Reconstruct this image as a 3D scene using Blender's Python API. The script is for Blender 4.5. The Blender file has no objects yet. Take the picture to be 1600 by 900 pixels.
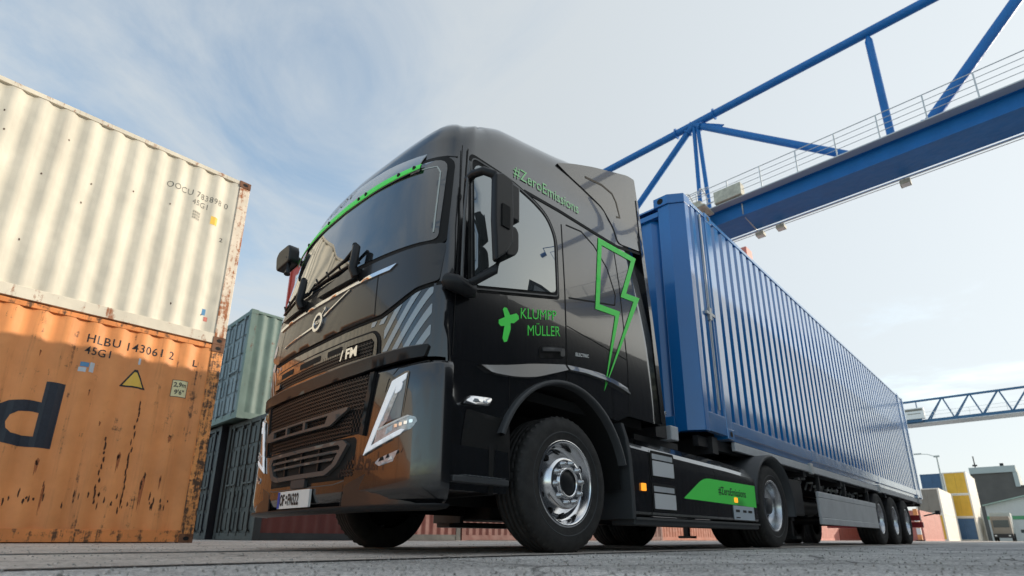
import bpy, bmesh, math, random
from mathutils import Vector, Matrix, geometry
random.seed(7)
R = math.radians
sc = bpy.context.scene
col = sc.collection

# ---------------------------------------------------------------- camera
cam_d = bpy.data.cameras.new('camera')
cam = bpy.data.objects.new('camera', cam_d)
col.objects.link(cam)
sc.camera = cam
F_PX, CY_PX, HOR, VPX, ROLL, CAM_H = 846.8, 588.9, 839.84, 1647.1, 0.336, 0.097
cam_d.sensor_width = 36
cam_d.lens = F_PX / 1600 * 36
cam_d.shift_y = (CY_PX - 450) / 1600
cam_d.clip_start = 0.02
cam_d.clip_end = 3000
th = math.atan((HOR - CY_PX) / F_PX)
psi = math.atan((VPX - 800) / math.hypot(F_PX, HOR - CY_PX))
fwd = Vector((math.cos(psi) * math.cos(th), math.sin(psi) * math.cos(th), math.sin(th)))
right = Vector((math.sin(psi), -math.cos(psi), 0))
up = right.cross(fwd)
rl = R(ROLL)
right2 = right * math.cos(rl) + up * math.sin(rl)
up2 = -right * math.sin(rl) + up * math.cos(rl)
M = Matrix((right2, up2, -fwd)).transposed().to_4x4()
M.translation = Vector((0, 0, CAM_H))
cam.matrix_world = M
cam_d.dof.use_dof = True
cam_d.dof.focus_distance = 4.2
cam_d.dof.aperture_fstop = 2.2

# ---------------------------------------------------------------- sky, sun, exposure
SUN_EL = 14.0
SUN_DIR = Vector((0.80, -0.60, 0)).normalized()
sun_to = Vector((SUN_DIR.x * math.cos(R(SUN_EL)), SUN_DIR.y * math.cos(R(SUN_EL)), math.sin(R(SUN_EL))))
w = bpy.data.worlds.new('World')
sc.world = w
w.use_nodes = True
wt = w.node_tree
wt.nodes.clear()
def N(nt, typ, **kw):
    n = nt.nodes.new(typ)
    for k, v in kw.items():
        if k.startswith('i_'):
            n.inputs[k[2:].replace('_', ' ')].default_value = v
        else:
            setattr(n, k, v)
    return n
out = N(wt, 'ShaderNodeOutputWorld')
sky = N(wt, 'ShaderNodeTexSky', sky_type='NISHITA', sun_disc=False, sun_elevation=R(28),
        sun_rotation=math.atan2(SUN_DIR.x, SUN_DIR.y), air_density=1.0, dust_density=1.5, ozone_density=1.0)
bg1 = N(wt, 'ShaderNodeBackground', i_Strength=0.13)
hue = N(wt, 'ShaderNodeVectorMath', operation='MULTIPLY'); hue.inputs[1].default_value = (1.08, 1.12, 1.0)
wt.links.new(sky.outputs[0], hue.inputs[0]); wt.links.new(hue.outputs[0], bg1.inputs['Color'])
tc = N(wt, 'ShaderNodeTexCoord')
sep = N(wt, 'ShaderNodeSeparateXYZ')
wt.links.new(tc.outputs['Generated'], sep.inputs[0])
# cloud plane projection: direction / (z + 0.25)
addz = N(wt, 'ShaderNodeMath', operation='ADD'); addz.inputs[1].default_value = 0.22
wt.links.new(sep.outputs['Z'], addz.inputs[0])
mx = N(wt, 'ShaderNodeMath', operation='MAXIMUM'); mx.inputs[1].default_value = 0.05
wt.links.new(addz.outputs[0], mx.inputs[0])
dx = N(wt, 'ShaderNodeMath', operation='DIVIDE'); dy = N(wt, 'ShaderNodeMath', operation='DIVIDE')
wt.links.new(sep.outputs['X'], dx.inputs[0]); wt.links.new(mx.outputs[0], dx.inputs[1])
wt.links.new(sep.outputs['Y'], dy.inputs[0]); wt.links.new(mx.outputs[0], dy.inputs[1])
cmb = N(wt, 'ShaderNodeCombineXYZ')
wt.links.new(dx.outputs[0], cmb.inputs[0]); wt.links.new(dy.outputs[0], cmb.inputs[1])
mp = N(wt, 'ShaderNodeMapping'); mp.inputs['Rotation'].default_value = (0, 0, R(-35)); mp.inputs['Scale'].default_value = (1.0, 0.8, 1)
mp.inputs['Location'].default_value = (2.45, 0.9, 0)
wt.links.new(cmb.outputs[0], mp.inputs['Vector'])
n1 = N(wt, 'ShaderNodeTexNoise', i_Scale=1.7, i_Detail=12.0, i_Roughness=0.62, i_Distortion=0.8)
wt.links.new(mp.outputs[0], n1.inputs['Vector'])
n2 = N(wt, 'ShaderNodeTexNoise', i_Scale=0.55, i_Detail=3.0, i_Roughness=0.5)
wt.links.new(mp.outputs[0], n2.inputs['Vector'])
sm = N(wt, 'ShaderNodeMath', operation='ADD'); wt.links.new(n1.outputs['Fac'], sm.inputs[0]); wt.links.new(n2.outputs['Fac'], sm.inputs[1])
# cloud cover grows towards the sun side of the sky
dotn = N(wt, 'ShaderNodeVectorMath', operation='DOT_PRODUCT')
wt.links.new(tc.outputs['Generated'], dotn.inputs[0]); dotn.inputs[1].default_value = (0.85, -0.35, 0.0)
dm = N(wt, 'ShaderNodeMath', operation='MULTIPLY_ADD'); dm.inputs[1].default_value = 0.26; dm.inputs[2].default_value = 0.03
wt.links.new(dotn.outputs['Value'], dm.inputs[0])
sm2 = N(wt, 'ShaderNodeMath', operation='ADD'); wt.links.new(sm.outputs[0], sm2.inputs[0]); wt.links.new(dm.outputs[0], sm2.inputs[1])
ramp = N(wt, 'ShaderNodeValToRGB')
ramp.color_ramp.elements[0].position = 0.86; ramp.color_ramp.elements[0].color = (0, 0, 0, 1)
ramp.color_ramp.elements[1].position = 1.16; ramp.color_ramp.elements[1].color = (1, 1, 1, 1)
wt.links.new(sm2.outputs[0], ramp.inputs[0])
# colour ramp clamps at 1, so rescale first
resc = N(wt, 'ShaderNodeMapRange'); resc.inputs['From Min'].default_value = 0.64; resc.inputs['From Max'].default_value = 1.14
wt.links.new(sm2.outputs[0], resc.inputs['Value'])
ramp.color_ramp.elements[0].position = 0.0; ramp.color_ramp.elements[1].position = 1.0
ramp.color_ramp.interpolation = 'EASE'
wt.links.new(resc.outputs[0], ramp.inputs[0])
cf = N(wt, 'ShaderNodeMath', operation='MULTIPLY'); cf.inputs[1].default_value = 0.92
wt.links.new(ramp.outputs[0], cf.inputs[0])
bg2 = N(wt, 'ShaderNodeBackground', i_Color=(0.89, 0.95, 0.985, 1), i_Strength=0.50)
mixw = N(wt, 'ShaderNodeMixShader')
wt.links.new(cf.outputs[0], mixw.inputs[0]); wt.links.new(bg1.outputs[0], mixw.inputs[1]); wt.links.new(bg2.outputs[0], mixw.inputs[2])
# thin cloud is brighter towards the sun
sdn = N(wt, 'ShaderNodeVectorMath', operation='DOT_PRODUCT'); wt.links.new(tc.outputs['Generated'], sdn.inputs[0]); sdn.inputs[1].default_value = tuple(sun_to)
smr = N(wt, 'ShaderNodeMapRange', interpolation_type='SMOOTHSTEP'); smr.inputs['From Min'].default_value = 0.2; smr.inputs['From Max'].default_value = 1.0
smr.inputs['To Min'].default_value = 0.38; smr.inputs['To Max'].default_value = 0.46
wt.links.new(sdn.outputs['Value'], smr.inputs['Value']); wt.links.new(smr.outputs[0], bg2.inputs['Strength'])
wt.links.new(mixw.outputs[0], out.inputs['Surface'])
sun_d = bpy.data.lights.new('sun', 'SUN'); sun_d.energy = 2.0; sun_d.angle = R(0.5); sun_d.color = (1.0, 0.88, 0.72)
sun = bpy.data.objects.new('sun', sun_d); col.objects.link(sun)
sun.rotation_euler = (-sun_to).to_track_quat('-Z', 'Y').to_euler()
sun.location = (0, -30, 40)
sc.view_settings.view_transform = 'Standard'
sc.view_settings.look = 'None'
sc.view_settings.gamma = 1
sc.view_settings.exposure = 1.0

# ---------------------------------------------------------------- materials
def srgb(c):
    if isinstance(c, str):
        c = tuple(int(c[i:i+2], 16) / 255 for i in (0, 2, 4))
        c = tuple(x / 12.92 if x <= 0.04045 else ((x + 0.055) / 1.055) ** 2.4 for x in c)
    return (c[0], c[1], c[2], 1)
def mat(name, c, rough=0.5, metal=0.0, coat=0.0, spec=None, var=0.0, vscale=3.0, bump=0.0, bscale=60.0, emit=None, estr=0, trans=0, alpha=1.0):
    m = bpy.data.materials.new(name); m.use_nodes = True
    nt = m.node_tree; b = nt.nodes['Principled BSDF']
    c = srgb(c)
    b.inputs['Base Color'].default_value = c
    b.inputs['Roughness'].default_value = rough
    b.inputs['Metallic'].default_value = metal
    b.inputs['Coat Weight'].default_value = coat
    b.inputs['Coat Roughness'].default_value = 0.03
    if spec is not None: b.inputs['Specular IOR Level'].default_value = spec
    if trans: b.inputs['Transmission Weight'].default_value = trans
    if alpha < 1: b.inputs['Alpha'].default_value = alpha
    if emit is not None:
        b.inputs['Emission Color'].default_value = srgb(emit); b.inputs['Emission Strength'].default_value = estr
    t = N(nt, 'ShaderNodeTexCoord')
    if var:
        n = N(nt, 'ShaderNodeTexNoise', i_Scale=vscale, i_Detail=6.0, i_Roughness=0.65)
        nt.links.new(t.outputs['Object'], n.inputs['Vector'])
        r = N(nt, 'ShaderNodeMapRange'); r.inputs['From Min'].default_value = 0.3; r.inputs['From Max'].default_value = 0.7
        r.inputs['To Min'].default_value = 1 - var; r.inputs['To Max'].default_value = 1 + var
        nt.links.new(n.outputs['Fac'], r.inputs['Value'])
        v = N(nt, 'ShaderNodeVectorMath', operation='SCALE'); v.inputs[0].default_value = c[:3]
        nt.links.new(r.outputs[0], v.inputs['Scale']); nt.links.new(v.outputs[0], b.inputs['Base Color'])
    if bump:
        n = N(nt, 'ShaderNodeTexNoise', i_Scale=bscale, i_Detail=4.0)
        nt.links.new(t.outputs['Object'], n.inputs['Vector'])
        bp = N(nt, 'ShaderNodeBump', i_Strength=bump, i_Distance=0.01)
        nt.links.new(n.outputs['Fac'], bp.inputs['Height']); nt.links.new(bp.outputs[0], b.inputs['Normal'])
    return m
def rusty(name, c, rust=0.3, dirt=0.25, rough=0.55, scale=1.0, metal=0.0, spec=0.4, seed=0.0, rustcol=(0.10, 0.035, 0.012), streak=0.5, dent=0.06):
    """painted steel with faded patches, vertical grime streaks and rust blooms"""
    m = bpy.data.materials.new(name); m.use_nodes = True
    nt = m.node_tree; b = nt.nodes['Principled BSDF']; c = srgb(c)
    t = N(nt, 'ShaderNodeTexCoord')
    mp0 = N(nt, 'ShaderNodeMapping'); mp0.inputs['Location'].default_value = (seed, seed * 1.7, seed * 0.6)
    nt.links.new(t.outputs['Object'], mp0.inputs['Vector'])
    na = N(nt, 'ShaderNodeTexNoise', i_Scale=1.3 * scale, i_Detail=6.0, i_Roughness=0.6); nt.links.new(mp0.outputs[0], na.inputs['Vector'])
    mps = N(nt, 'ShaderNodeMapping'); mps.inputs['Scale'].default_value = (9, 9, 0.55); nt.links.new(mp0.outputs[0], mps.inputs['Vector'])
    nb = N(nt, 'ShaderNodeTexNoise', i_Scale=1.0 * scale, i_Detail=7.0, i_Roughness=0.7); nt.links.new(mps.outputs[0], nb.inputs['Vector'])
    ncn = N(nt, 'ShaderNodeTexNoise', i_Scale=6.0 * scale, i_Detail=9.0, i_Roughness=0.75); nt.links.new(mp0.outputs[0], ncn.inputs['Vector'])
    # faded paint
    r1 = N(nt, 'ShaderNodeMapRange'); r1.inputs['From Min'].default_value = 0.3; r1.inputs['From Max'].default_value = 0.7
    r1.inputs['To Min'].default_value = 1 - dirt * 0.5; r1.inputs['To Max'].default_value = 1 + dirt * 0.35
    nt.links.new(na.outputs['Fac'], r1.inputs['Value'])
    v = N(nt, 'ShaderNodeVectorMath', operation='SCALE'); v.inputs[0].default_value = c[:3]; nt.links.new(r1.outputs[0], v.inputs['Scale'])
    # streaks
    r2 = N(nt, 'ShaderNodeMapRange'); r2.inputs['From Min'].default_value = 0.54; r2.inputs['From Max'].default_value = 0.80
    r2.inputs['To Max'].default_value = streak; nt.links.new(nb.outputs['Fac'], r2.inputs['Value'])
    mx1 = N(nt, 'ShaderNodeMix', data_type='RGBA'); nt.links.new(r2.outputs[0], mx1.inputs[0]); nt.links.new(v.outputs[0], mx1.inputs[6])
    mx1.inputs[7].default_value = (c[0] * 0.35 + 0.01, c[1] * 0.3 + 0.01, c[2] * 0.3 + 0.008, 1)
    # rust
    ad = N(nt, 'ShaderNodeMath', operation='MULTIPLY_ADD'); ad.inputs[1].default_value = 0.55; nt.links.new(nb.outputs['Fac'], ad.inputs[0])
    ml = N(nt, 'ShaderNodeMath', operation='MULTIPLY'); ml.inputs[1].default_value = 0.6; nt.links.new(ncn.outputs['Fac'], ml.inputs[0]); nt.links.new(ml.outputs[0], ad.inputs[2])
    lo = 0.80 - rust * 0.35
    r3 = N(nt, 'ShaderNodeMapRange'); r3.inputs['From Min'].default_value = lo; r3.inputs['From Max'].default_value = lo + 0.07
    nt.links.new(ad.outputs[0], r3.inputs['Value'])
    mx2 = N(nt, 'ShaderNodeMix', data_type='RGBA'); nt.links.new(r3.outputs[0], mx2.inputs[0]); nt.links.new(mx1.outputs[2], mx2.inputs[6])
    mx2.inputs[7].default_value = (*rustcol, 1)
    nt.links.new(mx2.outputs[2], b.inputs['Base Color'])
    b.inputs['Roughness'].default_value = rough; b.inputs['Metallic'].default_value = metal; b.inputs['Specular IOR Level'].default_value = spec
    bp = N(nt, 'ShaderNodeBump', i_Strength=0.12, i_Distance=0.02); nt.links.new(ncn.outputs['Fac'], bp.inputs['Height'])
    nd = N(nt, 'ShaderNodeTexNoise', i_Scale=2.2, i_Detail=2.0); nt.links.new(mp0.outputs[0], nd.inputs['Vector'])
    bp2 = N(nt, 'ShaderNodeBump', i_Strength=0.5, i_Distance=dent); nt.links.new(nd.outputs['Fac'], bp2.inputs['Height']); nt.links.new(bp.outputs[0], bp2.inputs['Normal'])
    nt.links.new(bp2.outputs[0], b.inputs['Normal'])
    return m

M_ = {}
M_['white_paint'] = rusty('cream_painted_steel', (0.72, 0.67, 0.555), rust=0.05, dirt=0.25, streak=0.22, seed=3.1, rustcol=(0.25, 0.11, 0.05))
M_['white_frame'] = rusty('cream_frame_steel', (0.72, 0.66, 0.54), rust=0.50, dirt=0.3, seed=5.2, rustcol=(0.33, 0.13, 0.06), streak=0.35)
M_['white_rust'] = rusty('flaking_cream_corner_post', (0.78, 0.68, 0.55), rust=0.70, dirt=0.3, seed=9.2, rustcol=(0.36, 0.13, 0.05), streak=0.3, scale=1.6)
M_['orange_paint'] = rusty('orange_painted_steel', (0.82, 0.33, 0.115), rust=0.42, dirt=0.35, seed=1.4, rustcol=(0.10, 0.05, 0.025), streak=0.55)
M_['orange_frame'] = rusty('orange_frame_steel', (0.78, 0.28, 0.085), rust=0.6, dirt=0.4, seed=6.4, rustcol=(0.12, 0.06, 0.03), scale=1.5)
M_['orange_post'] = rusty('scabby_orange_post', (0.78, 0.32, 0.10), rust=0.72, dirt=0.4, seed=2.4, rustcol=(0.09, 0.05, 0.03), scale=1.8)
M_['cast_rust'] = rusty('rusty_casting', (0.20, 0.09, 0.045), rust=0.6, dirt=0.4, seed=4.4)
M_['blue_paint'] = rusty('deep_blue_container_paint', (0.006, 0.175, 0.50), rust=0.0, dirt=0.16, rough=0.34, spec=0.8, streak=0.12, seed=2.0, dent=0.02)
M_['blue_frame'] = rusty('blue_frame_paint', (0.008, 0.19, 0.53), rust=0.0, dirt=0.2, rough=0.34, spec=0.8, streak=0.15, seed=7.0, dent=0.01)
for k_ in ('blue_paint', 'blue_frame'):
    b_ = M_[k_].node_tree.nodes['Principled BSDF']; b_.inputs['Coat Weight'].default_value = 1.0; b_.inputs['Coat Roughness'].default_value = 0.09; b_.inputs['Coat IOR'].default_value = 1.85; b_.inputs['Roughness'].default_value = 0.14; b_.inputs['Specular IOR Level'].default_value = 1.0; b_.inputs['Sheen Weight'].default_value = 0.5; b_.inputs['Sheen Roughness'].default_value = 0.28; b_.inputs['Sheen Tint'].default_value = (0.85, 0.92, 1.0, 1)
M_['blue_end'] = rusty('deep_blue_paint_dulled', (0.006, 0.165, 0.50), rust=0.0, dirt=0.15, rough=0.3, spec=0.5, streak=0.12, seed=3.3, dent=0.01)  # same paint, dulled copy standing in for the dark cab mirrored there
b_ = M_['blue_end'].node_tree.nodes['Principled BSDF']; b_.inputs['Coat Weight'].default_value = 0.8; b_.inputs['Coat Roughness'].default_value = 0.08
M_['green_paint'] = rusty('pale_green_paint', (0.13, 0.195, 0.175), rust=0.42, dirt=0.3, seed=8.0, streak=0.3)
M_['greendoor'] = rusty('grey_blue_door_paint', (0.19, 0.25, 0.28), rust=0.25, dirt=0.35, seed=8.5)
M_['gray_paint'] = rusty('dull_grey_paint', (0.036, 0.040, 0.041), rust=0.35, dirt=0.4, seed=11.0)
M_['darkred_paint'] = rusty('dark_red_paint', (0.24, 0.045, 0.025), rust=0.2, dirt=0.35, seed=12.0)
M_['red_paint'] = rusty('bright_red_paint', (0.52, 0.055, 0.03), rust=0.05, dirt=0.3, seed=13.0)
M_['maroon_paint'] = rusty('maroon_paint', (0.13, 0.035, 0.028), rust=0.2, dirt=0.3, seed=14.0)
M_['navy_paint'] = rusty('navy_paint', (0.012, 0.015, 0.022), rust=0.1, dirt=0.3, seed=15.0)
M_['brick_paint'] = rusty('brick_red_paint', (0.36, 0.105, 0.055), rust=0.25, dirt=0.3, seed=23.0)
M_['far_blue'] = rusty('hazed_crane_blue', (0.045, 0.135, 0.26), rust=0.0, dirt=0.2, seed=24.0)  # distance haze on the far crane mixed into its paint colour
M_['pink_paint'] = rusty('faded_red_paint', (0.55, 0.20, 0.16), rust=0.05, dirt=0.2, seed=16.0)
M_['yellow_paint'] = rusty('yellow_paint', (0.78, 0.45, 0.05), rust=0.05, dirt=0.25, seed=17.0)
M_['beige_paint'] = rusty('beige_paint', (0.76, 0.70, 0.60), rust=0.05, dirt=0.2, seed=18.0, streak=0.2)
M_['taupe_paint'] = rusty('taupe_paint', (0.26, 0.23, 0.19), rust=0.05, dirt=0.2, seed=19.0)
M_['offwhite_paint'] = rusty('off_white_paint', (0.85, 0.78, 0.68), rust=0.02, dirt=0.15, seed=20.0, streak=0.1)
M_['steelblue_paint'] = rusty('faded_blue_paint', (0.06, 0.13, 0.24), rust=0.05, dirt=0.3, seed=21.0)
M_['crane_blue'] = rusty('crane_blue_paint', (0.008, 0.145, 0.44), rust=0.0, dirt=0.2, rough=0.4, streak=0.15, seed=22.0)
M_['black_coat'] = mat('black_car_paint', (0.006, 0.0065, 0.008), rough=0.22, coat=1.0, spec=0.6)
M_['satin_black'] = mat('dark_satin_panel_paint', (0.020, 0.020, 0.021), rough=0.34, coat=0.35, spec=0.5, metal=0.1)
M_['plastic'] = mat('black_plastic', (0.012, 0.013, 0.015), rough=0.40, spec=0.3, bump=0.05, bscale=300)
M_['plastic_grey'] = mat('dark_grey_plastic', (0.045, 0.048, 0.052), rough=0.5, bump=0.05, bscale=300)
M_['gap'] = mat('shadow_gap_rubber', (0.003, 0.003, 0.003), rough=0.8)
M_['grille'] = mat('grille_plastic', (0.016, 0.016, 0.017), rough=0.42, spec=0.35)
M_['grille_bar'] = mat('grille_bar_satin', (0.11, 0.11, 0.11), rough=0.42, metal=0.35)
M_['glass'] = mat('dark_tinted_glass', (0.010, 0.014, 0.018), rough=0.015, spec=1.0, coat=1.0)
M_['visor'] = mat('smoked_visor', (0.30, 0.33, 0.35), rough=0.06, spec=0.7, coat=0.6)
M_['side_glass'] = mat('mirrored_side_glass', (0.20, 0.225, 0.235), rough=0.02, metal=0.75, spec=1.0, coat=1.0)
M_['green'] = mat('bright_green_vinyl', (0.10, 0.97, 0.12), rough=0.5)
M_['pale_green'] = mat('pale_green_vinyl', (0.36, 0.88, 0.34), rough=0.5, coat=0.4)
M_['chrome'] = mat('satin_chrome', (0.82, 0.82, 0.83), rough=0.15, metal=1.0)
M_['alu'] = mat('brushed_aluminium', (0.55, 0.56, 0.58), rough=0.27, metal=0.95, var=0.15, vscale=12)
M_['alu_paint'] = mat('silver_step_plate', (0.74, 0.75, 0.76), rough=0.35, metal=0.1)
M_['guard_grey'] = mat('light_grey_side_guard', (0.56, 0.58, 0.60), rough=0.36, metal=0.15, var=0.12)
M_['rubber'] = mat('tyre_rubber', (0.024, 0.023, 0.022), rough=0.75, var=0.45, vscale=14, bump=0.15, bscale=120)
M_['chassis'] = mat('chassis_black', (0.016, 0.016, 0.018), rough=0.55, var=0.3, vscale=8)
M_['lamp_glass'] = mat('headlamp_lens', (0.42, 0.46, 0.50), rough=0.15, metal=0.1, coat=1.0, var=0.45, vscale=26)
M_['lamp_black'] = mat('dark_lamp_housing', (0.02, 0.022, 0.025), rough=0.05, coat=1.0)
M_['lamp_blue'] = mat('clear_lamp_cover', (0.10, 0.16, 0.21), rough=0.04, coat=1.0)
M_['drl'] = mat('daylight_lamp_strip', (0.8, 0.85, 0.9), rough=0.3, emit=(0.9, 0.95, 1.0), estr=0.14)
M_['amber'] = mat('amber_marker_lens', (0.9, 0.28, 0.02), rough=0.2, emit=(1.0, 0.35, 0.03), estr=0.6)
M_['red_lens'] = mat('red_lamp_lens', (0.45, 0.05, 0.06), rough=0.25)
M_['white'] = mat('white_reflective', (0.80, 0.80, 0.78), rough=0.4)
M_['ink'] = mat('black_lettering', (0.012, 0.013, 0.016), rough=0.5)
M_['faint_ink'] = mat('worn_grey_lettering', (0.20, 0.19, 0.16), rough=0.6)
M_['navy_ink'] = mat('navy_lettering', (0.012, 0.018, 0.032), rough=0.45, var=0.3, vscale=30)
M_['eu_blue'] = mat('plate_blue', (0.01, 0.06, 0.40), rough=0.4)
M_['yellow_sticker'] = mat('yellow_sticker', (0.80, 0.52, 0.08), rough=0.5)
M_['cream_sticker'] = mat('cream_sticker', (0.78, 0.72, 0.42), rough=0.5)
M_['blue_sticker'] = mat('blue_sticker', (0.10, 0.28, 0.50), rough=0.5)
M_['pale_sticker'] = mat('pale_sticker', (0.55, 0.62, 0.68), rough=0.5)
M_['galv'] = mat('galvanised_steel', (0.55, 0.56, 0.56), rough=0.45, metal=0.5)
M_['platform'] = mat('weathered_platform', (0.48, 0.46, 0.38), rough=0.6, var=0.3, vscale=5)
M_['crane_red'] = mat('crane_red', (0.62, 0.19, 0.15), rough=0.5)
M_['bldg_dark'] = mat('brown_grey_cladding', (0.115, 0.105, 0.095), rough=0.8, var=0.15, vscale=0.4)
M_['bldg_trim'] = mat('pale_trim', (0.42, 0.46, 0.44), rough=0.7)
M_['shed_white'] = mat('shed_white_wall', (0.62, 0.66, 0.66), rough=0.7, var=0.05)
M_['shed_green'] = mat('shed_green_band', (0.10, 0.36, 0.18), rough=0.6)
M_['shed_roof'] = mat('shed_pale_roof', (0.36, 0.50, 0.44), rough=0.7)
M_['window_dark'] = mat('dark_window', (0.05, 0.07, 0.08), rough=0.1)

# ---------------------------------------------------------------- mesh helpers
class MB:
    def __init__(s): s.v = []; s.f = []; s.sm = []
    def add(s, vs, fs, smooth=False):
        o = len(s.v); s.v += [tuple(p) for p in vs]
        for f in fs: s.f.append([o + i for i in f]); s.sm.append(smooth)
        return s
    def box(s, x0, x1, y0, y1, z0, z1):
        vs = [(x0, y0, z0), (x1, y0, z0), (x1, y1, z0), (x0, y1, z0), (x0, y0, z1), (x1, y0, z1), (x1, y1, z1), (x0, y1, z1)]
        return s.add(vs, [(0, 3, 2, 1), (4, 5, 6, 7), (0, 1, 5, 4), (1, 2, 6, 5), (2, 3, 7, 6), (3, 0, 4, 7)])
    def tube(s, pts, r, n=8, cap=True):
        pts = [Vector(p) for p in pts]; rings = []
        rr = r if isinstance(r, (list, tuple)) else [r] * len(pts)
        for i, p in enumerate(pts):
            d = (pts[min(i + 1, len(pts) - 1)] - pts[max(i - 1, 0)]).normalized()
            a = d.cross(Vector((0, 0, 1)) if abs(d.z) < 0.9 else Vector((1, 0, 0))).normalized(); b = d.cross(a)
            rings.append([p + (a * math.cos(2 * math.pi * k / n) + b * math.sin(2 * math.pi * k / n)) * rr[i] for k in range(n)])
        vs = [q for rg in rings for q in rg]; fs = []
        for i in range(len(pts) - 1):
            for k in range(n):
                fs.append((i * n + k, i * n + (k + 1) % n, (i + 1) * n + (k + 1) % n, (i + 1) * n + k))
        s.add(vs, fs, True)
        if cap: s.add(rings[0], [tuple(range(n))]); s.add(rings[-1], [tuple(range(n))][::-1])
        return s
    def bar(s, a, b, w, h, upv=(0, 0, 1)):
        """rectangular bar from a to b"""
        a = Vector(a); b = Vector(b); d = (b - a).normalized(); u = Vector(upv)
        sd = d.cross(u).normalized(); u = sd.cross(d)
        vs = []
        for p in (a, b):
            for sx, sz in ((-1, -1), (1, -1), (1, 1), (-1, 1)): vs.append(p + sd * sx * w / 2 + u * sz * h / 2)
        return s.add(vs, [(0, 1, 2, 3), (7, 6, 5, 4), (0, 4, 5, 1), (1, 5, 6, 2), (2, 6, 7, 3), (3, 7, 4, 0)])
    def lathe(s, prof, n=48, c=(0, 0, 0), smooth=True, axis='y'):
        """profile of (radius, offset along the axis), closed with no caps"""
        vs = []
        for r, h in prof:
            for k in range(n):
                a = 2 * math.pi * k / n
                if axis == 'y': vs.append((c[0] + r * math.cos(a), c[1] + h, c[2] + r * math.sin(a)))
                elif axis == 'z': vs.append((c[0] + r * math.cos(a), c[1] + r * math.sin(a), c[2] + h))
                else: vs.append((c[0] + h, c[1] + r * math.cos(a), c[2] + r * math.sin(a)))
        fs = [(i * n + k, i * n + (k + 1) % n, (i + 1) * n + (k + 1) % n, (i + 1) * n + k) for i in range(len(prof) - 1) for k in range(n)]
        return s.add(vs, fs, smooth)
    def prism(s, poly, y0, y1, plane='xz'):
        """2D polygon extruded between y0 and y1"""
        n = len(poly)
        def P(a, b, h): return (a, h, b) if plane == 'xz' else ((h, a, b) if plane == 'yz' else (a, b, h))
        vs = [P(a, b, y0) for a, b in poly] + [P(a, b, y1) for a, b in poly]
        fs = [tuple(range(n)), tuple(range(2 * n - 1, n - 1, -1))] + [(i, n + i, n + (i + 1) % n, (i + 1) % n) for i in range(n)]
        return s.add(vs, fs)
    def build(s, name, m, parent=None, bevel=0, kind=None, seg=2):
        me = bpy.data.meshes.new(name); me.from_pydata(s.v, [], s.f); me.validate()
        if len(me.polygons) == len(s.sm): me.polygons.foreach_set('use_smooth', s.sm)
        bm = bmesh.new(); bm.from_mesh(me)
        bmesh.ops.recalc_face_normals(bm, faces=bm.faces); bm.to_mesh(me); bm.free()
        me.materials.append(m)
        o = bpy.data.objects.new(name, me); col.objects.link(o)
        if parent is not None: o.parent = parent
        if bevel:
            b = o.modifiers.new('bevel', 'BEVEL'); b.width = bevel; b.segments = seg; b.limit_method = 'ANGLE'; b.angle_limit = R(35)
            b.harden_normals = False
        if kind: o['kind'] = kind
        return o
def thing(name, label, cat, loc=(0, 0, 0), rz=0, group=None):
    o = bpy.data.objects.new(name, None); col.objects.link(o); o.location = loc; o.rotation_euler = (0, 0, rz)
    o.empty_display_size = 0.3
    o['label'] = label; o['category'] = cat
    if group: o['group'] = group
    return o
def text_mesh(txt, size, align='LEFT', sx=1.0, bold=0.0, spacing=1.0):
    cu = bpy.data.curves.new('lettering', 'FONT'); cu.body = txt; cu.size = size; cu.align_x = align; cu.resolution_u = 3
    cu.offset = bold; cu.space_character = spacing
    o = bpy.data.objects.new('lettering', cu); col.objects.link(o)
    dg = bpy.context.evaluated_depsgraph_get(); dg.update()
    me = bpy.data.meshes.new_from_object(o.evaluated_get(dg))
    bpy.data.objects.remove(o)
    vs = [(v.co.x * sx, v.co.y) for v in me.vertices]; fs = [tuple(p.vertices) for p in me.polygons]
    bpy.data.meshes.remove(me)
    return vs, fs
def obj_from(name, vs, fs, m, parent=None, smooth=False):
    me = bpy.data.meshes.new(name); me.from_pydata(vs, [], fs); me.materials.append(m)
    if smooth: me.polygons.foreach_set('use_smooth', [True] * len(me.polygons))
    o = bpy.data.objects.new(name, me); col.objects.link(o)
    if parent is not None: o.parent = parent
    return o
def lerp_table(x, xs, ys):
    if x <= xs[0]: return ys[0]
    for i in range(len(xs) - 1):
        if x <= xs[i + 1]:
            t = (x - xs[i]) / (xs[i + 1] - xs[i]); return ys[i] + (ys[i + 1] - ys[i]) * t
    return ys[-1]
def smooth_table(x, xs, ys):
    """monotone cubic through the table"""
    if x <= xs[0]: return ys[0]
    if x >= xs[-1]: return ys[-1]
    n = len(xs); d = [(ys[i + 1] - ys[i]) / (xs[i + 1] - xs[i]) for i in range(n - 1)]
    mt = [d[0]] + [0 if d[i - 1] * d[i] <= 0 else 2 * d[i - 1] * d[i] / (d[i - 1] + d[i]) for i in range(1, n - 1)] + [d[-1]]
    for i in range(n - 1):
        if x <= xs[i + 1]:
            h = xs[i + 1] - xs[i]; t = (x - xs[i]) / h
            return (2*t**3-3*t*t+1)*ys[i] + (t**3-2*t*t+t)*h*mt[i] + (-2*t**3+3*t*t)*ys[i+1] + (t**3-t*t)*h*mt[i+1]

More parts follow.
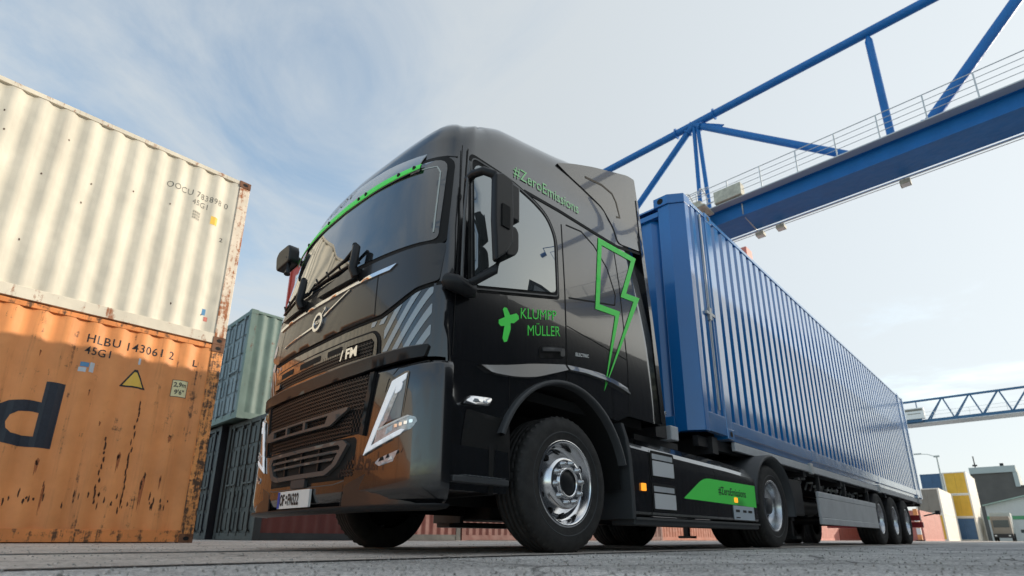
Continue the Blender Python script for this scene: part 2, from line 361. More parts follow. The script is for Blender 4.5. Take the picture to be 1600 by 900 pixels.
# ---------------------------------------------------------------- ground
def ground_mat(name, base, dark, light, scale, bump, rough=0.85, stain=0.35, tint=None):
    m = bpy.data.materials.new(name); m.use_nodes = True; nt = m.node_tree; b = nt.nodes['Principled BSDF']
    t = N(nt, 'ShaderNodeTexCoord')
    vo = N(nt, 'ShaderNodeTexVoronoi', i_Scale=scale); nt.links.new(t.outputs['Object'], vo.inputs['Vector'])
    no = N(nt, 'ShaderNodeTexNoise', i_Scale=scale * 0.7, i_Detail=8.0, i_Roughness=0.7); nt.links.new(t.outputs['Object'], no.inputs['Vector'])
    lo = N(nt, 'ShaderNodeTexNoise', i_Scale=0.8, i_Detail=7.0, i_Roughness=0.62); nt.links.new(t.outputs['Object'], lo.inputs['Vector'])
    hs = N(nt, 'ShaderNodeSeparateColor'); nt.links.new(vo.outputs['Color'], hs.inputs[0])
    rp = N(nt, 'ShaderNodeValToRGB'); e = rp.color_ramp.elements
    e[0].position = 0.0; e[0].color = (*dark, 1); e[1].position = 1.0; e[1].color = (*light, 1)
    k = rp.color_ramp.elements.new(0.5); k.color = (*base, 1)
    k = rp.color_ramp.elements.new(0.86); k.color = (base[0] * 1.25, base[1] * 1.25, base[2] * 1.25, 1)
    nt.links.new(hs.outputs[0], rp.inputs[0])
    r = N(nt, 'ShaderNodeMapRange'); r.inputs['From Min'].default_value = 0.3; r.inputs['From Max'].default_value = 0.7
    r.inputs['To Min'].default_value = 1 - stain; r.inputs['To Max'].default_value = 1 + stain * 0.7
    nt.links.new(lo.outputs['Fac'], r.inputs['Value'])
    v = N(nt, 'ShaderNodeVectorMath', operation='SCALE'); nt.links.new(rp.outputs[0], v.inputs[0]); nt.links.new(r.outputs[0], v.inputs['Scale'])
    wn_ = N(nt, 'ShaderNodeTexNoise', i_Scale=1.6, i_Detail=5.0); nt.links.new(t.outputs['Object'], wn_.inputs['Vector'])
    wm = N(nt, 'ShaderNodeVectorMath', operation='MULTIPLY_ADD'); wm.inputs[1].default_value = (0.5, 0.5, 0); nt.links.new(wn_.outputs['Color'], wm.inputs[0]); nt.links.new(t.outputs['Object'], wm.inputs[2])
    vc = N(nt, 'ShaderNodeTexVoronoi', feature='DISTANCE_TO_EDGE', i_Scale=0.55); nt.links.new(wm.outputs[0], vc.inputs['Vector'])
    cr = N(nt, 'ShaderNodeMapRange'); cr.inputs['From Min'].default_value = 0.002; cr.inputs['From Max'].default_value = 0.012; cr.inputs['To Min'].default_value = 0.35
    nt.links.new(vc.outputs['Distance'], cr.inputs['Value'])
    so = N(nt, 'ShaderNodeTexNoise', i_Scale=2.3, i_Detail=4.0, i_Roughness=0.7); nt.links.new(t.outputs['Object'], so.inputs['Vector'])
    sr = N(nt, 'ShaderNodeMapRange'); sr.inputs['From Min'].default_value = 0.60; sr.inputs['From Max'].default_value = 0.68; sr.inputs['To Min'].default_value = 1.0; sr.inputs['To Max'].default_value = 0.62
    nt.links.new(so.outputs['Fac'], sr.inputs['Value'])
    mm = N(nt, 'ShaderNodeMath', operation='MULTIPLY'); nt.links.new(cr.outputs[0], mm.inputs[0]); nt.links.new(sr.outputs[0], mm.inputs[1])
    v2 = N(nt, 'ShaderNodeVectorMath', operation='SCALE'); nt.links.new(v.outputs[0], v2.inputs[0]); nt.links.new(mm.outputs[0], v2.inputs['Scale'])
    nt.links.new(v2.outputs[0], b.inputs['Base Color']); b.inputs['Roughness'].default_value = rough
    ad = N(nt, 'ShaderNodeMath', operation='SUBTRACT'); nt.links.new(no.outputs['Fac'], ad.inputs[0]); nt.links.new(vo.outputs['Distance'], ad.inputs[1])
    bp = N(nt, 'ShaderNodeBump', i_Strength=bump, i_Distance=0.006); nt.links.new(ad.outputs[0], bp.inputs['Height']); nt.links.new(bp.outputs[0], b.inputs['Normal'])
    return m
M_['asphalt'] = ground_mat('coarse_asphalt', (0.56, 0.54, 0.515), (0.18, 0.175, 0.17), (0.88, 0.86, 0.82), 95, 0.9, stain=0.5)
M_['concrete'] = ground_mat('worn_concrete', (0.52, 0.465, 0.415), (0.36, 0.32, 0.28), (0.68, 0.62, 0.56), 60, 0.5, stain=0.3)
M_['joint'] = mat('dark_joint', (0.035, 0.033, 0.032), rough=0.8, var=0.3, vscale=6)
M_['railsteel'] = mat('worn_rail_steel', (0.34, 0.32, 0.30), rough=0.45, metal=0.5, var=0.3, vscale=9)
def sheet(name, x0, x1, y0, y1, z, m):
    o = MB().add([(x0, y0, z), (x1, y0, z), (x1, y1, z), (x0, y1, z)], [(0, 1, 2, 3)]).build(name, m); o['kind'] = 'structure'; return o
g_ = sheet('ground', -900, 1500, -900, 1500, -0.004, M_['asphalt'])
sheet('pavement', -60, 220, 3.86, 120, 0.0, M_['concrete'])
sheet('pavement_strip', -60, 220, 2.24, 3.70, 0.0, M_['concrete'])
sheet('crane_rail_groove', -60, 220, 3.72, 3.84, -0.0008, M_['joint'])
o = MB().box(-60, 220, 3.755, 3.80, -0.02, 0.006).build('crane_rail', M_['railsteel']); o['kind'] = 'structure'
sheet('joint', -60, 220, 2.17, 2.24, -0.0004, M_['joint'])

# ---------------------------------------------------------------- shipping containers
CW = 2.438
STD = (0.30, 0.50, 0.80, 1.0)
FLAT = (0.54, 0.68, 0.86, 1.0)
def corr_x(x, pitch=0.278, depth=0.036, pf=STD):
    """trapezoid wave: 0 = outer face, depth = inner face"""
    t = (x / pitch) % 1.0
    a, b, c, d = pf
    if t < a: return 0.0
    if t < b: return depth * (t - a) / (b - a)
    if t < c: return depth
    return depth * (1 - (t - c) / (d - c))
def corr_breaks(x0, x1, pitch=0.278, pf=STD):
    ks = []; i = math.floor(x0 / pitch) - 1
    while i * pitch < x1 + pitch:
        for t in (0,) + pf[:3]: ks.append((i + t) * pitch)
        i += 1
    return [x0] + [k for k in ks if x0 + 1e-4 < k < x1 - 1e-4] + [x1]
def corr_sheet(x0, x1, yf, sgn, z0, z1, pitch=0.278, depth=0.036, along='x', pf=STD):
    """corrugated sheet whose outer face is at yf and recesses by sgn*depth"""
    xs = corr_breaks(x0, x1, pitch, pf); mb = MB(); vs = []
    for x in xs:
        d = yf + sgn * corr_x(x, pitch, depth, pf)
        for z in (z0, z1): vs.append((x, d, z) if along == 'x' else (d, x, z))
    mb.add(vs, [(2 * i, 2 * i + 2, 2 * i + 3, 2 * i + 1) for i in range(len(xs) - 1)], pitch == 0.278)
    return mb
cont_id = [0]
def container(label, loc, L=12.192, H=2.896, W=CW, body='white_paint', frame=None, post=None, door=None, detail=1, group=None, doors='x0', pitch=0.278, hx=None, rz=0, side_y1='y1'):
    t = thing('shipping_container', label, 'container', loc, rz, group)
    fm = M_[frame or body]; pm = M_[post or frame or body]; bm_ = M_[body]; dm = M_[door or body]
    ph, rh = 0.162, 0.118
    for x in (0, L - ph):
        for y in (0, W - ph):
            MB().box(x, x + ph, y, y + ph, rh, H - rh).build('corner_post', pm, t, bevel=0.008 if detail > 1 else 0)
    cm = M_['cast_rust'] if detail > 1 and body in ('white_paint', 'orange_paint') else pm
    for x in (0, L - 0.178):
        for y in (0, W - 0.162):
            for z in (0, H - rh):
                sx = -0.004 if x == 0 else 0.004; sy = -0.004 if y == 0 else 0.004
                c = MB().box(x + sx, x + 0.178 + sx, y + sy, y + 0.162 + sy, z + (-0.002 if z == 0 else 0.003), z + rh + (0 if z == 0 else 0.003)).build('corner_casting', cm if detail > 1 else fm, t, bevel=0.006 if detail > 1 else 0)
                if detail > 1 and y == 0:
                    cx, cz = x + 0.089 + sx, z + rh / 2
                    MB().add([(cx + 0.038 * math.cos(a), sy - 0.0015, cz + 0.028 * math.sin(a)) for a in [k * math.pi / 8 for k in range(16)]], [tuple(range(16))]).build('casting_hole', M_['gap'], c)
    e = 0.006
    for y in (0, W - 0.06):
        yo = e if y == 0 else -e
        MB().box(ph, L - ph, y + yo, y + yo + 0.06, H - 0.075, H - 0.010).build('top_rail', fm, t, bevel=0.004 if detail > 1 else 0)
        MB().box(ph, L - ph, y + yo, y + yo + 0.06, 0.012, 0.165).build('bottom_rail', fm, t, bevel=0.004 if detail > 1 else 0)
    corr_sheet(ph, L - ph, 0.016, 1, 0.165, H - 0.075, pitch).build('side_panel', bm_, t)
    corr_sheet(ph, L - ph, W - 0.016, -1, 0.165, H - 0.075, pitch).build('side_panel', bm_, t)
    MB().box(0.02, L - 0.02, 0.06, W - 0.06, H - 0.05, H - 0.03).build('roof', bm_, t)
    MB().box(0.02, L - 0.02, 0.06, W - 0.06, 0.10, 0.13).build('floor', fm, t)
    corr_sheet(ph, W - ph, L - 0.02, -1, 0.165, H - 0.10, along='y').build('end_panel', bm_, t)
    MB().box(L - 0.10, L - 0.006, ph, W - ph, H - 0.10, H - 0.008).build('end_header', fm, t)
    MB().box(L - 0.10, L - 0.006, ph, W - ph, 0.012, 0.165).build('end_sill', fm, t)
    MB().box(0.006, 0.10, ph, W - ph, H - 0.12, H - 0.008).build('door_header', fm, t)
    MB().box(0.006, 0.10, ph, W - ph, 0.012, 0.165).build('door_sill', fm, t)
    if doors == 'x0':
        hw = (W - 2 * ph) / 2
        for k in (0, 1):
            y0 = ph + k * hw + 0.006; y1 = y0 + hw - 0.012
            mb = MB(); zs = [0.17, H - 0.125]
            mb.box(0.045, 0.075, y0, y1, zs[0], zs[1])
            nr = 5
            for q in range(nr):                      # pressed horizontal fields
                za = zs[0] + 0.06 + q * (zs[1] - zs[0] - 0.06) / nr; zb = za + (zs[1] - zs[0]) / nr - 0.11
                for j in (0, 1):
                    ya = y0 + 0.06 + j * (y1 - y0 - 0.06) / 2; yb = ya + (y1 - y0) / 2 - 0.11
                    if detail > 0: mb.box(0.025, 0.0449, ya, yb, za, zb)
            d = mb.build('door', dm, t, bevel=0.004 if detail > 1 else 0)
            if detail > 0:
                for fy in (0.22, 0.78):
                    yy = y0 + (y1 - y0) * fy
                    rod = MB().tube([(0.008, yy, 0.10), (0.008, yy, H - 0.08)], 0.017, 8)
                    for zz in (0.2, 1.0, 1.75, H - 0.2): rod.box(-0.012, 0.044, yy - 0.045, yy + 0.045, zz, zz + 0.07)
                    rod.box(-0.02, 0.0, yy, yy + (0.28 if fy < 0.5 else -0.28), 1.28, 1.32)
                    rod.build('lock_rod', M_['galv'] if detail > 1 else dm, d)
    else:
        corr_sheet(ph, W - ph, 0.02, 1, 0.165, H - 0.12, along='y').build('end_panel', dm, t)
    return t
def side_text(t, txt, x, z, h, m, bold=0.002, sx=1.0, spacing=1.1, on_corr=True, name='lettering', align='LEFT', pitch=0.278):
    vs, fs = text_mesh(txt, h / 0.70, align, sx, bold, spacing)
    bmx = bmesh.new(); vv = [bmx.verts.new((x + a, 0, z + b)) for a, b in vs]
    for f in fs:
        try: bmx.faces.new([vv[i] for i in f])
        except ValueError: pass
    xs = [v.co.x for v in bmx.verts]
    if on_corr and xs:
        for k in corr_breaks(min(xs), max(xs), pitch)[1:-1]:
            bmesh.ops.bisect_plane(bmx, geom=bmx.verts[:] + bmx.edges[:] + bmx.faces[:], plane_co=(k, 0, 0), plane_no=(1, 0, 0))
    for v in bmx.verts: v.co.y = 0.016 + (corr_x(v.co.x, pitch) if on_corr else 0) - 0.0025
    me = bpy.data.meshes.new(name); bmx.to_mesh(me); bmx.free(); me.materials.append(m)
    o = bpy.data.objects.new(name, me); col.objects.link(o); o.parent = t
    return o
def side_poly(t, poly, m, name='sticker', off=0.0025, pitch=0.278):
    bmx = bmesh.new(); f = bmx.faces.new([bmx.verts.new((a, 0, b)) for a, b in poly])
    xs = [p[0] for p in poly]
    for k in corr_breaks(min(xs), max(xs), pitch)[1:-1]:
        bmesh.ops.bisect_plane(bmx, geom=bmx.verts[:] + bmx.edges[:] + bmx.faces[:], plane_co=(k, 0, 0), plane_no=(1, 0, 0))
    for v in bmx.verts: v.co.y = 0.016 + corr_x(v.co.x, pitch) - off
    me = bpy.data.meshes.new(name); bmx.to_mesh(me); bmx.free(); me.materials.append(m)
    o = bpy.data.objects.new(name, me); col.objects.link(o); o.parent = t
    return o
LX, LY = 2.62 - 12.192, 8.66
orange = container('weathered orange container with big dark lettering standing on the ground at the left', (LX, LY, 0), body='orange_paint', frame='orange_frame', post='orange_post', detail=2)
cream = container('cream white container stacked on the orange one at the left', (LX, LY, 2.900), body='white_paint', frame='white_frame', post='white_rust', detail=2)
def px_(x): return x - LX
side_text(orange, 'HLBU 143061 2', px_(0.96), 2.535, 0.115, M_['ink'], bold=0.001, sx=0.88)
side_text(orange, '45G1', px_(0.97), 2.375, 0.105, M_['ink'], bold=0.001, sx=0.86)
side_text(orange, 'L', px_(2.24), 2.50, 0.10, M_['ink'])
side_text(orange, 'Hapag-Lloyd', px_(0.93), 1.13, 0.80, M_['navy_ink'], bold=0.022, sx=1.30, spacing=0.96, align='RIGHT')
def tri(cx, cz, r): return [(cx - r, cz - r * 0.75), (cx + r, cz - r * 0.75), (cx + r * 0.12, cz + r * 0.95), (cx - r * 0.12, cz + r * 0.95)]
side_poly(orange, tri(px_(1.57), 2.14, 0.15), M_['ink'], 'warning_sign')
side_poly(orange, tri(px_(1.57), 2.136, 0.115), M_['yellow_sticker'], 'warning_sign', 0.004)
side_poly(orange, [(px_(2.03), 2.00), (px_(2.23), 2.00), (px_(2.23), 2.25), (px_(2.03), 2.25)], M_['ink'], 'height_sticker')
side_poly(orange, [(px_(2.037), 2.007), (px_(2.223), 2.007), (px_(2.223), 2.243), (px_(2.037), 2.243)], M_['cream_sticker'], 'height_sticker', 0.004)
for tx, z in (('2,9m', 2.15), ("9'6\"", 2.04)):
    o = side_text(orange, tx, px_(2.13), z, 0.065, M_['ink'], sx=0.85, align='CENTER', spacing=1.0)
    for v in o.data.vertices: v.co.y -= 0.003
side_poly(orange, [(px_(0.96), 2.20), (px_(1.05), 2.20), (px_(1.05), 2.26), (px_(0.96), 2.26)], M_['blue_sticker'])
side_poly(orange, [(px_(0.95), 2.13), (px_(1.03), 2.13), (px_(1.03), 2.19), (px_(0.95), 2.19)], M_['pale_sticker'])
side_poly(orange, [(px_(1.06), 2.14), (px_(1.11), 2.14), (px_(1.11), 2.27), (px_(1.06), 2.27)], M_['pale_sticker'])
side_poly(orange, [(px_(1.575), 2.36), (px_(1.60), 2.36), (px_(1.60), 2.45), (px_(1.575), 2.45)], M_['pale_sticker'])
side_text(cream, 'OOCU 783898 0', px_(1.46), 5.20 - 2.9, 0.10, M_['faint_ink'], bold=0.0, sx=0.80)
side_text(cream, '45G1', px_(1.83), 5.06 - 2.9, 0.09, M_['faint_ink'], bold=0.0, sx=0.80)
side_text(cream, '2', px_(2.30), 4.60 - 2.9, 0.07, M_['ink'], bold=0.0)
for q in range(3):
    side_text(cream, '####', px_(1.86), 4.92 - 0.05 * q - 2.9, 0.045, M_['faint_ink'], bold=0.0, sx=0.7)
side_poly(cream, [(px_(2.12), 4.83 - 2.9), (px_(2.22), 4.83 - 2.9), (px_(2.22), 4.97 - 2.9), (px_(2.12), 4.97 - 2.9)], M_['yellow_sticker'])
side_poly(cream, [(px_(2.24), 0.42), (px_(2.29), 0.42), (px_(2.29), 0.52), (px_(2.24), 0.52)], M_['blue_sticker'])
side_poly(cream, [(px_(2.28), 0.33), (px_(2.33), 0.33), (px_(2.33), 0.40), (px_(2.28), 0.40)], M_['crane_red'])
# dark trickles of dirt, rust scabs and dents along the orange side
rs = random.Random(3)
M_['scab'] = mat('rust_scab', (0.075, 0.035, 0.02), rough=0.9, var=0.5, vscale=60, bump=0.6, bscale=80)
def scab(xc, zc, w_, h_, par, jag=0.5, m=None):
    n = 12; pts = []
    for k in range(n):
        a = 2 * math.pi * k / n; rr = 1 - jag * rs.random()
        pts.append((xc + w_ * rr * math.cos(a), zc + h_ * rr * math.sin(a)))
    side_poly(par, pts, m or M_['scab'], 'rust_patch', 0.0022)
for k in range(44): scab(px_(rs.uniform(-0.4, 2.35)), rs.uniform(0.44, 0.60), rs.uniform(0.006, 0.016), rs.uniform(0.02, 0.07), orange)
for k in range(10): scab(px_(1.42 + rs.uniform(-0.02, 0.02)), 0.5 + k * 0.09, 0.014, rs.uniform(0.03, 0.09), orange)
for k in range(15): scab(px_(1.70 + rs.uniform(-0.015, 0.015)), 0.4 + k * 0.10, 0.012, rs.uniform(0.04, 0.10), orange)
M_['rust_streak'] = mat('rust_streak', (0.40, 0.13, 0.045), rough=0.8, var=0.4, vscale=30)
for x, z, w_, h_ in ((0.78, 0.95, .03, .07), (1.58, 1.1, .03, .09), (1.9, 0.78, .04, .15), (2.12, 1.42, .035, .035), (2.1, 0.85, .015, .07), (1.3, 1.5, .015, .02), (0.2, 0.9, .015, .08), (0.9, 0.62, .02, .12), (1.12, 1.9, .012, .03), (0.55, 2.3, .012, .03)):
    side_poly(orange, [(px_(x) - w_ * .7, z), (px_(x) - w_ * .25, z - h_ * 2.6), (px_(x) + w_ * .1, z - h_ * 1.4), (px_(x) + w_ * .3, z - h_ * 2.1), (px_(x) + w_ * .7, z + h_ * .2), (px_(x), z + h_ * .6)], M_['rust_streak'], 'rust_patch', 0.0016)
    for q in range(3): scab(px_(x) + rs.uniform(-w_, w_) * .5, z + rs.uniform(-h_, h_) * .6, w_ * rs.uniform(.25, .5), h_ * rs.uniform(.3, .6), orange, jag=0.7)
for k in range(14): scab(px_(rs.uniform(-0.9, 2.3)), rs.uniform(0.3, 2.5), 0.012, 0.02, cream)

# blocks of containers between the left stack and the truck
container('grey container with dull rod locked doors on the ground behind the orange container', (5.04, 12.74, 0), L=6.058, body='maroon_paint', frame='gray_paint', door='gray_paint', detail=1)
container('pale green container with blue grey doors on top of the grey one', (4.74, 13.95, 2.896), L=6.058, H=2.896, body='green_paint', frame='green_paint', post='green_paint', door='greendoor', detail=1)
container('navy container on the ground in the gap beside the grey doors', (4.9, 15.30, 0), L=6.058, body='navy_paint', detail=1)
for k, (bd, lb) in enumerate((('maroon_paint', 'maroon container at the foot of the tall stack behind the cab'), ('maroon_paint', 'maroon container second from the ground in the tall stack'), ('maroon_paint', 'maroon container in the middle of the tall stack behind the cab'), ('maroon_paint', 'maroon container just under the bright red top one'), ('red_paint', 'bright red container on top of the tall stack behind the cab'))):
    c_ = container(lb, (10.0, 22.6, 2.595 * k), L=6.058, H=2.591, body=bd, detail=0)
    if k == 4:
        for (yy, zz, mm) in ((1.3, 1.55, 'white'), (0.5, 1.85, 'white')):
            MB().box(-0.03, 0.02, yy - 0.32, yy + 0.32, zz - 0.35, zz + 0.35).build('logo_square', M_[mm], c_)
            MB().box(-0.05, -0.031, yy - 0.14, yy + 0.14, zz - 0.17, zz + 0.15).build('logo_mark', M_['navy_ink'], c_)
container('rusty maroon container low behind the truck front axle', (11.3, 12.9, 0), L=12.192, H=2.591, body='maroon_paint', detail=0)
container('brick red container on the ground behind the tractor skirt', (23.8, 13.1, 0), L=6.058, H=2.591, body='brick_paint', detail=0)
container('faded pink red container next to the brick red one behind the tractor', (30.0, 13.0, 0), L=12.192, H=2.591, body='pink_paint', detail=0)
container('faded red container on the ground behind the trailer side guard', (42.4, 13.2, 0), L=12.192, H=2.591, body='pink_paint', detail=0)
container('dark red container at the end of the row behind the trailer axles', (54.8, 13.2, 0), L=12.192, H=2.591, body='darkred_paint', detail=0)

# far right stacks
container('long faded red container on the ground past the trailer tail', (60.0, 7.95, 0), L=12.19, H=2.60, body='pink_paint', detail=0)
container('cream container on the ground with yellow end beside the faded red one', (79.0, 8.33, 0), L=12.19, H=2.896, body='offwhite_paint', door='yellow_paint', detail=0)
container('cream container with taupe end stacked in front of the yellow ends', (79.0, 8.33, 2.90), L=12.19, H=2.896, body='offwhite_paint', door='taupe_paint', detail=0)
container('cream container with dark blue end at the bottom of the rear stack', (92.3, 6.58, 0), L=12.19, H=2.896, body='beige_paint', door='steelblue_paint', detail=0)
container('cream container with yellow end in the middle of the rear stack', (92.3, 6.58, 2.90), L=12.19, H=2.896, body='offwhite_paint', door='yellow_paint', detail=0)
container('cream container with yellow end on top of the rear stack', (92.3, 6.58, 5.80), L=12.19, H=2.896, body='offwhite_paint', door='yellow_paint', detail=0)
container('faded blue container on top at the left of the rear stack', (93.0, 9.1, 5.80), L=12.19, H=2.896, body='steelblue_paint', detail=0)
container('taupe container in the middle under the faded blue one', (93.0, 9.1, 2.90), L=12.19, H=2.896, body='taupe_paint', detail=0)
container('taupe container at the bottom under the faded blue one', (93.0, 9.1, 0), L=12.19, H=2.896, body='taupe_paint', detail=0)

# two high row behind the camera: mirrored in the paint and shading the yard
mats = ['navy_paint', 'navy_paint', 'gray_paint', 'navy_paint', 'gray_paint', 'navy_paint']
for k in range(2, 6):
    for lv in (0, 1):
        container('dull container in the two high row across the yard behind the camera', (-24 + 12.3 * k, -4.2 - CW, 2.90 * lv), L=12.192, H=2.896, body=mats[(k * 2 + lv * 3) % 6], detail=0, group='containers in the row behind the camera')

for lv, bd, nm in ((0, 'orange_paint', 'orange'), (1, 'offwhite_paint', 'off white')):
    container(nm + ' container further along the left row outside the frame, mirrored in the cab corner', (LX - 12.25, LY, 2.90 * lv), body=bd, detail=0)

# loose grit on the yard
gr = MB(); rg = random.Random(11)
for k in range(2600):
    d_ = 0.9 + 7.5 * rg.random() ** 1.6; an = psi + R(rg.uniform(-46, 46)); x, y = d_ * math.cos(an), d_ * math.sin(an)
    r_ = rg.uniform(0.0012, 0.0042) * (1 + 0.12 * d_); h_ = r_ * rg.uniform(0.5, 0.9)
    t0 = rg.uniform(0, 6.28); n_ = 5
    pb = [(x + r_ * rg.uniform(.7, 1.2) * math.cos(t0 + 6.283 * q / n_), y + r_ * rg.uniform(.7, 1.2) * math.sin(t0 + 6.283 * q / n_), -0.004) for q in range(n_)]
    pt_ = [(x + (p[0] - x) * .6, y + (p[1] - y) * .6, h_) for p in pb]
    gr.add(pb + pt_, [tuple(range(n_, 2 * n_))] + [(q, (q + 1) % n_, n_ + (q + 1) % n_, n_ + q) for q in range(n_)])
M_['grit'] = mat('yard_grit', (0.30, 0.29, 0.27), rough=0.9, var=0.6, vscale=40)
go = gr.build('grit', M_['grit'], kind='stuff'); go['label'] = 'loose grit and small stones scattered over the grey yard surface'; go['category'] = 'gravel'

# ================================================================ the tractor unit
YAW = 0.011
truck = thing('truck_tractor', 'glossy black electric truck tractor with green lettering and lightning bolt, parked under the blue container', 'truck', (1.70, 3.59, 0), -YAW)
HWD = 1.25
def bow(v):
    return smooth_table(abs(v), [0, .4, .7, .9, 1.05, 1.15, 1.22, 1.25], [0, .010, .035, .065, .10, .14, .19, .24])
def rake(z):
    return smooth_table(z, [.5, 1.45, 1.9, 2.3, 2.6, 2.8], [0, 0, .03, .085, .135, .185])
def tumble(z, u=0):
    return min(0.15, 0.095 * ((z - 1.65) / 1.0) ** 1.5) if z > 1.65 else 0.026 * ((1.65 - z) / 0.7) ** 2
def taper(u):
    return 0.045 * max(0, (1.1 - u) / 0.9) ** 2
def FS(v, z, off=0.0):
    """front surface: lateral v, height z -> local point pushed out by off"""
    e = 0.01
    du = (bow(min(v + e, 1.249)) - bow(max(v - e, -1.249))) / (2 * e); dz = (rake(z + e) - rake(z - e)) / (2 * e)
    n = Vector((-1, -du, dz)).normalized()
    f = 1 - (tumble(z) + taper(0.24) * (1 if z > 1.1 else 0)) / HWD
    return Vector((bow(v) + rake(z), -v * f, z)) + n * off
def side_v(u, z): return HWD - tumble(z) - (taper(u) if z > 0.9 else 0)
EYE_U, EYE_V, EYE_Z = -1.66, 3.61, 0.097
def SS(u, z, off=0.0):
    """side surface; (u, z) are elevations measured on the flat plane v = 1.25 and are carried onto the leaning, tapering side"""
    k = 1.0
    for _ in range(2):
        uu = EYE_U + (u - EYE_U) * k; zz = EYE_Z + (z - EYE_Z) * k
        v = side_v(uu, zz); k = (EYE_V - v) / (EYE_V - HWD)
    uu = EYE_U + (u - EYE_U) * k; zz = EYE_Z + (z - EYE_Z) * k
    return Vector((uu, -(side_v(uu, zz) + off), zz))
def cdt_panel(name, poly, surf, m, parent=truck, off=0.003, th=0.0, step=0.08, holes=(), bevel=0, smooth=True):
    """polygon in surface coordinates laid on a curved surface, proud by off, with its edge turned back by th"""
    pts = []; edges = []
    def ring(pl):
        s = len(pts); dense = []
        for i in range(len(pl)):
            a = pl[i]; b = pl[(i + 1) % len(pl)]
            n = max(1, int(math.hypot(b[0] - a[0], b[1] - a[1]) / step + 0.5))
            for k in range(n): dense.append((a[0] + (b[0] - a[0]) * k / n, a[1] + (b[1] - a[1]) * k / n))
        for p in dense: pts.append(Vector(p))
        n = len(dense)
        for k in range(n): edges.append((s + k, s + (k + 1) % n))
        return (s, n)
    outer = ring(poly); hr = [ring(h) for h in holes]
    def inside(p, pl):
        c = False; j = len(pl) - 1
        for i in range(len(pl)):
            if (pl[i][1] > p[1]) != (pl[j][1] > p[1]) and p[0] < (pl[j][0] - pl[i][0]) * (p[1] - pl[i][1]) / (pl[j][1] - pl[i][1]) + pl[i][0]: c = not c
            j = i
        return c
    xs = [p[0] for p in poly]; ys = [p[1] for p in poly]
    x = min(xs) + step * 0.5
    while x < max(xs):
        y = min(ys) + step * 0.5
        while y < max(ys):
            if inside((x, y), poly) and not any(inside((x, y), h) for h in holes): pts.append(Vector((x, y)))
            y += step
        x += step
    r = geometry.delaunay_2d_cdt(pts, edges, [], 0, 1e-6)
    vo, fo = r[0], r[2]
    keep = []
    for f in fo:
        c = sum((vo[i] for i in f), Vector((0, 0))) / len(f)
        if inside(c, poly) and not any(inside(c, h) for h in holes): keep.append(tuple(f))
    vs = [surf(p[0], p[1], off) for p in vo]; fs = list(keep)
    sm = [smooth] * len(fs)
    if th:
        # boundary skirts
        cnt = {}
        for f in keep:
            for i in range(len(f)):
                k = (f[i], f[(i + 1) % len(f)]); cnt[k] = 1
        base = len(vs); mp = {}
        for (a, b) in list(cnt):
            if (b, a) not in cnt:
                for q in (a, b):
                    if q not in mp: mp[q] = len(vs); vs.append(surf(vo[q][0], vo[q][1], off - th))
                    # duplicate rim vertex for a crisp edge
                    if ('r', q) not in mp: mp[('r', q)] = len(vs); vs.append(vs[q])
                fs.append((mp[('r', a)], mp[('r', b)], mp[b], mp[a])); sm.append(False)
    me = bpy.data.meshes.new(name); me.from_pydata([tuple(p) for p in vs], [], fs); me.polygons.foreach_set('use_smooth', sm)
    bm = bmesh.new(); bm.from_mesh(me); bmesh.ops.recalc_face_normals(bm, faces=bm.faces); bm.to_mesh(me); bm.free()
    me.materials.append(m)
    o = bpy.data.objects.new(name, me); col.objects.link(o)
    if parent is not None: o.parent = parent
    return o
def rrect(x0, x1, y0, y1, r, n=5):
    p = []
    for cx, cy, a0 in ((x1 - r, y1 - r, 0), (x0 + r, y1 - r, 90), (x0 + r, y0 + r, 180), (x1 - r, y0 + r, 270)):
        for k in range(n + 1):
            a = R(a0 + 90 * k / n); p.append((cx + r * math.cos(a), cy + r * math.sin(a)))
    return p
def rpoly(pl, r, n=4):
    """round the corners of a polygon"""
    out_ = []
    for i in range(len(pl)):
        p0 = Vector(pl[i - 1]); p1 = Vector(pl[i]); p2 = Vector(pl[(i + 1) % len(pl)])
        ri = r[i] if isinstance(r, (list, tuple)) else r
        a = (p0 - p1); b = (p2 - p1); ri = min(ri, a.length * 0.45, b.length * 0.45)
        A_ = p1 + a.normalized() * ri; B_ = p1 + b.normalized() * ri
        for k in range(n + 1):
            t = k / n; q = A_ * (1 - t) ** 2 + p1 * 2 * t * (1 - t) + B_ * t * t; out_.append((q.x, q.y))
    return out_
def strip(name, pts, w_, surf, m, parent=truck, off=0.0015, closed=False):
    """thin line on a surface (panel gaps, piping)"""
    dense = []
    n = len(pts)
    for i in range(n - (0 if closed else 1)):
        a = Vector(pts[i]); b = Vector(pts[(i + 1) % n]); k = max(1, int((b - a).length / 0.06))
        for q in range(k): dense.append(a + (b - a) * q / k)
    if not closed: dense.append(Vector(pts[-1]))
    vs = []; N_ = len(dense)
    for i, p in enumerate(dense):
        a = dense[(i - 1) % N_] if (closed or i > 0) else p; b = dense[(i + 1) % N_] if (closed or i < N_ - 1) else p
        d = (b - a).normalized(); nn = Vector((-d.y, d.x)) * w_ / 2
        vs += [surf(p.x + nn.x, p.y + nn.y, off), surf(p.x - nn.x, p.y - nn.y, off)]
    fs = [(2 * i, 2 * i + 1, 2 * ((i + 1) % N_) + 1, 2 * ((i + 1) % N_)) for i in range(N_ if closed else N_ - 1)]
    o = obj_from(name, [tuple(v) for v in vs], fs, m, parent)
    return o
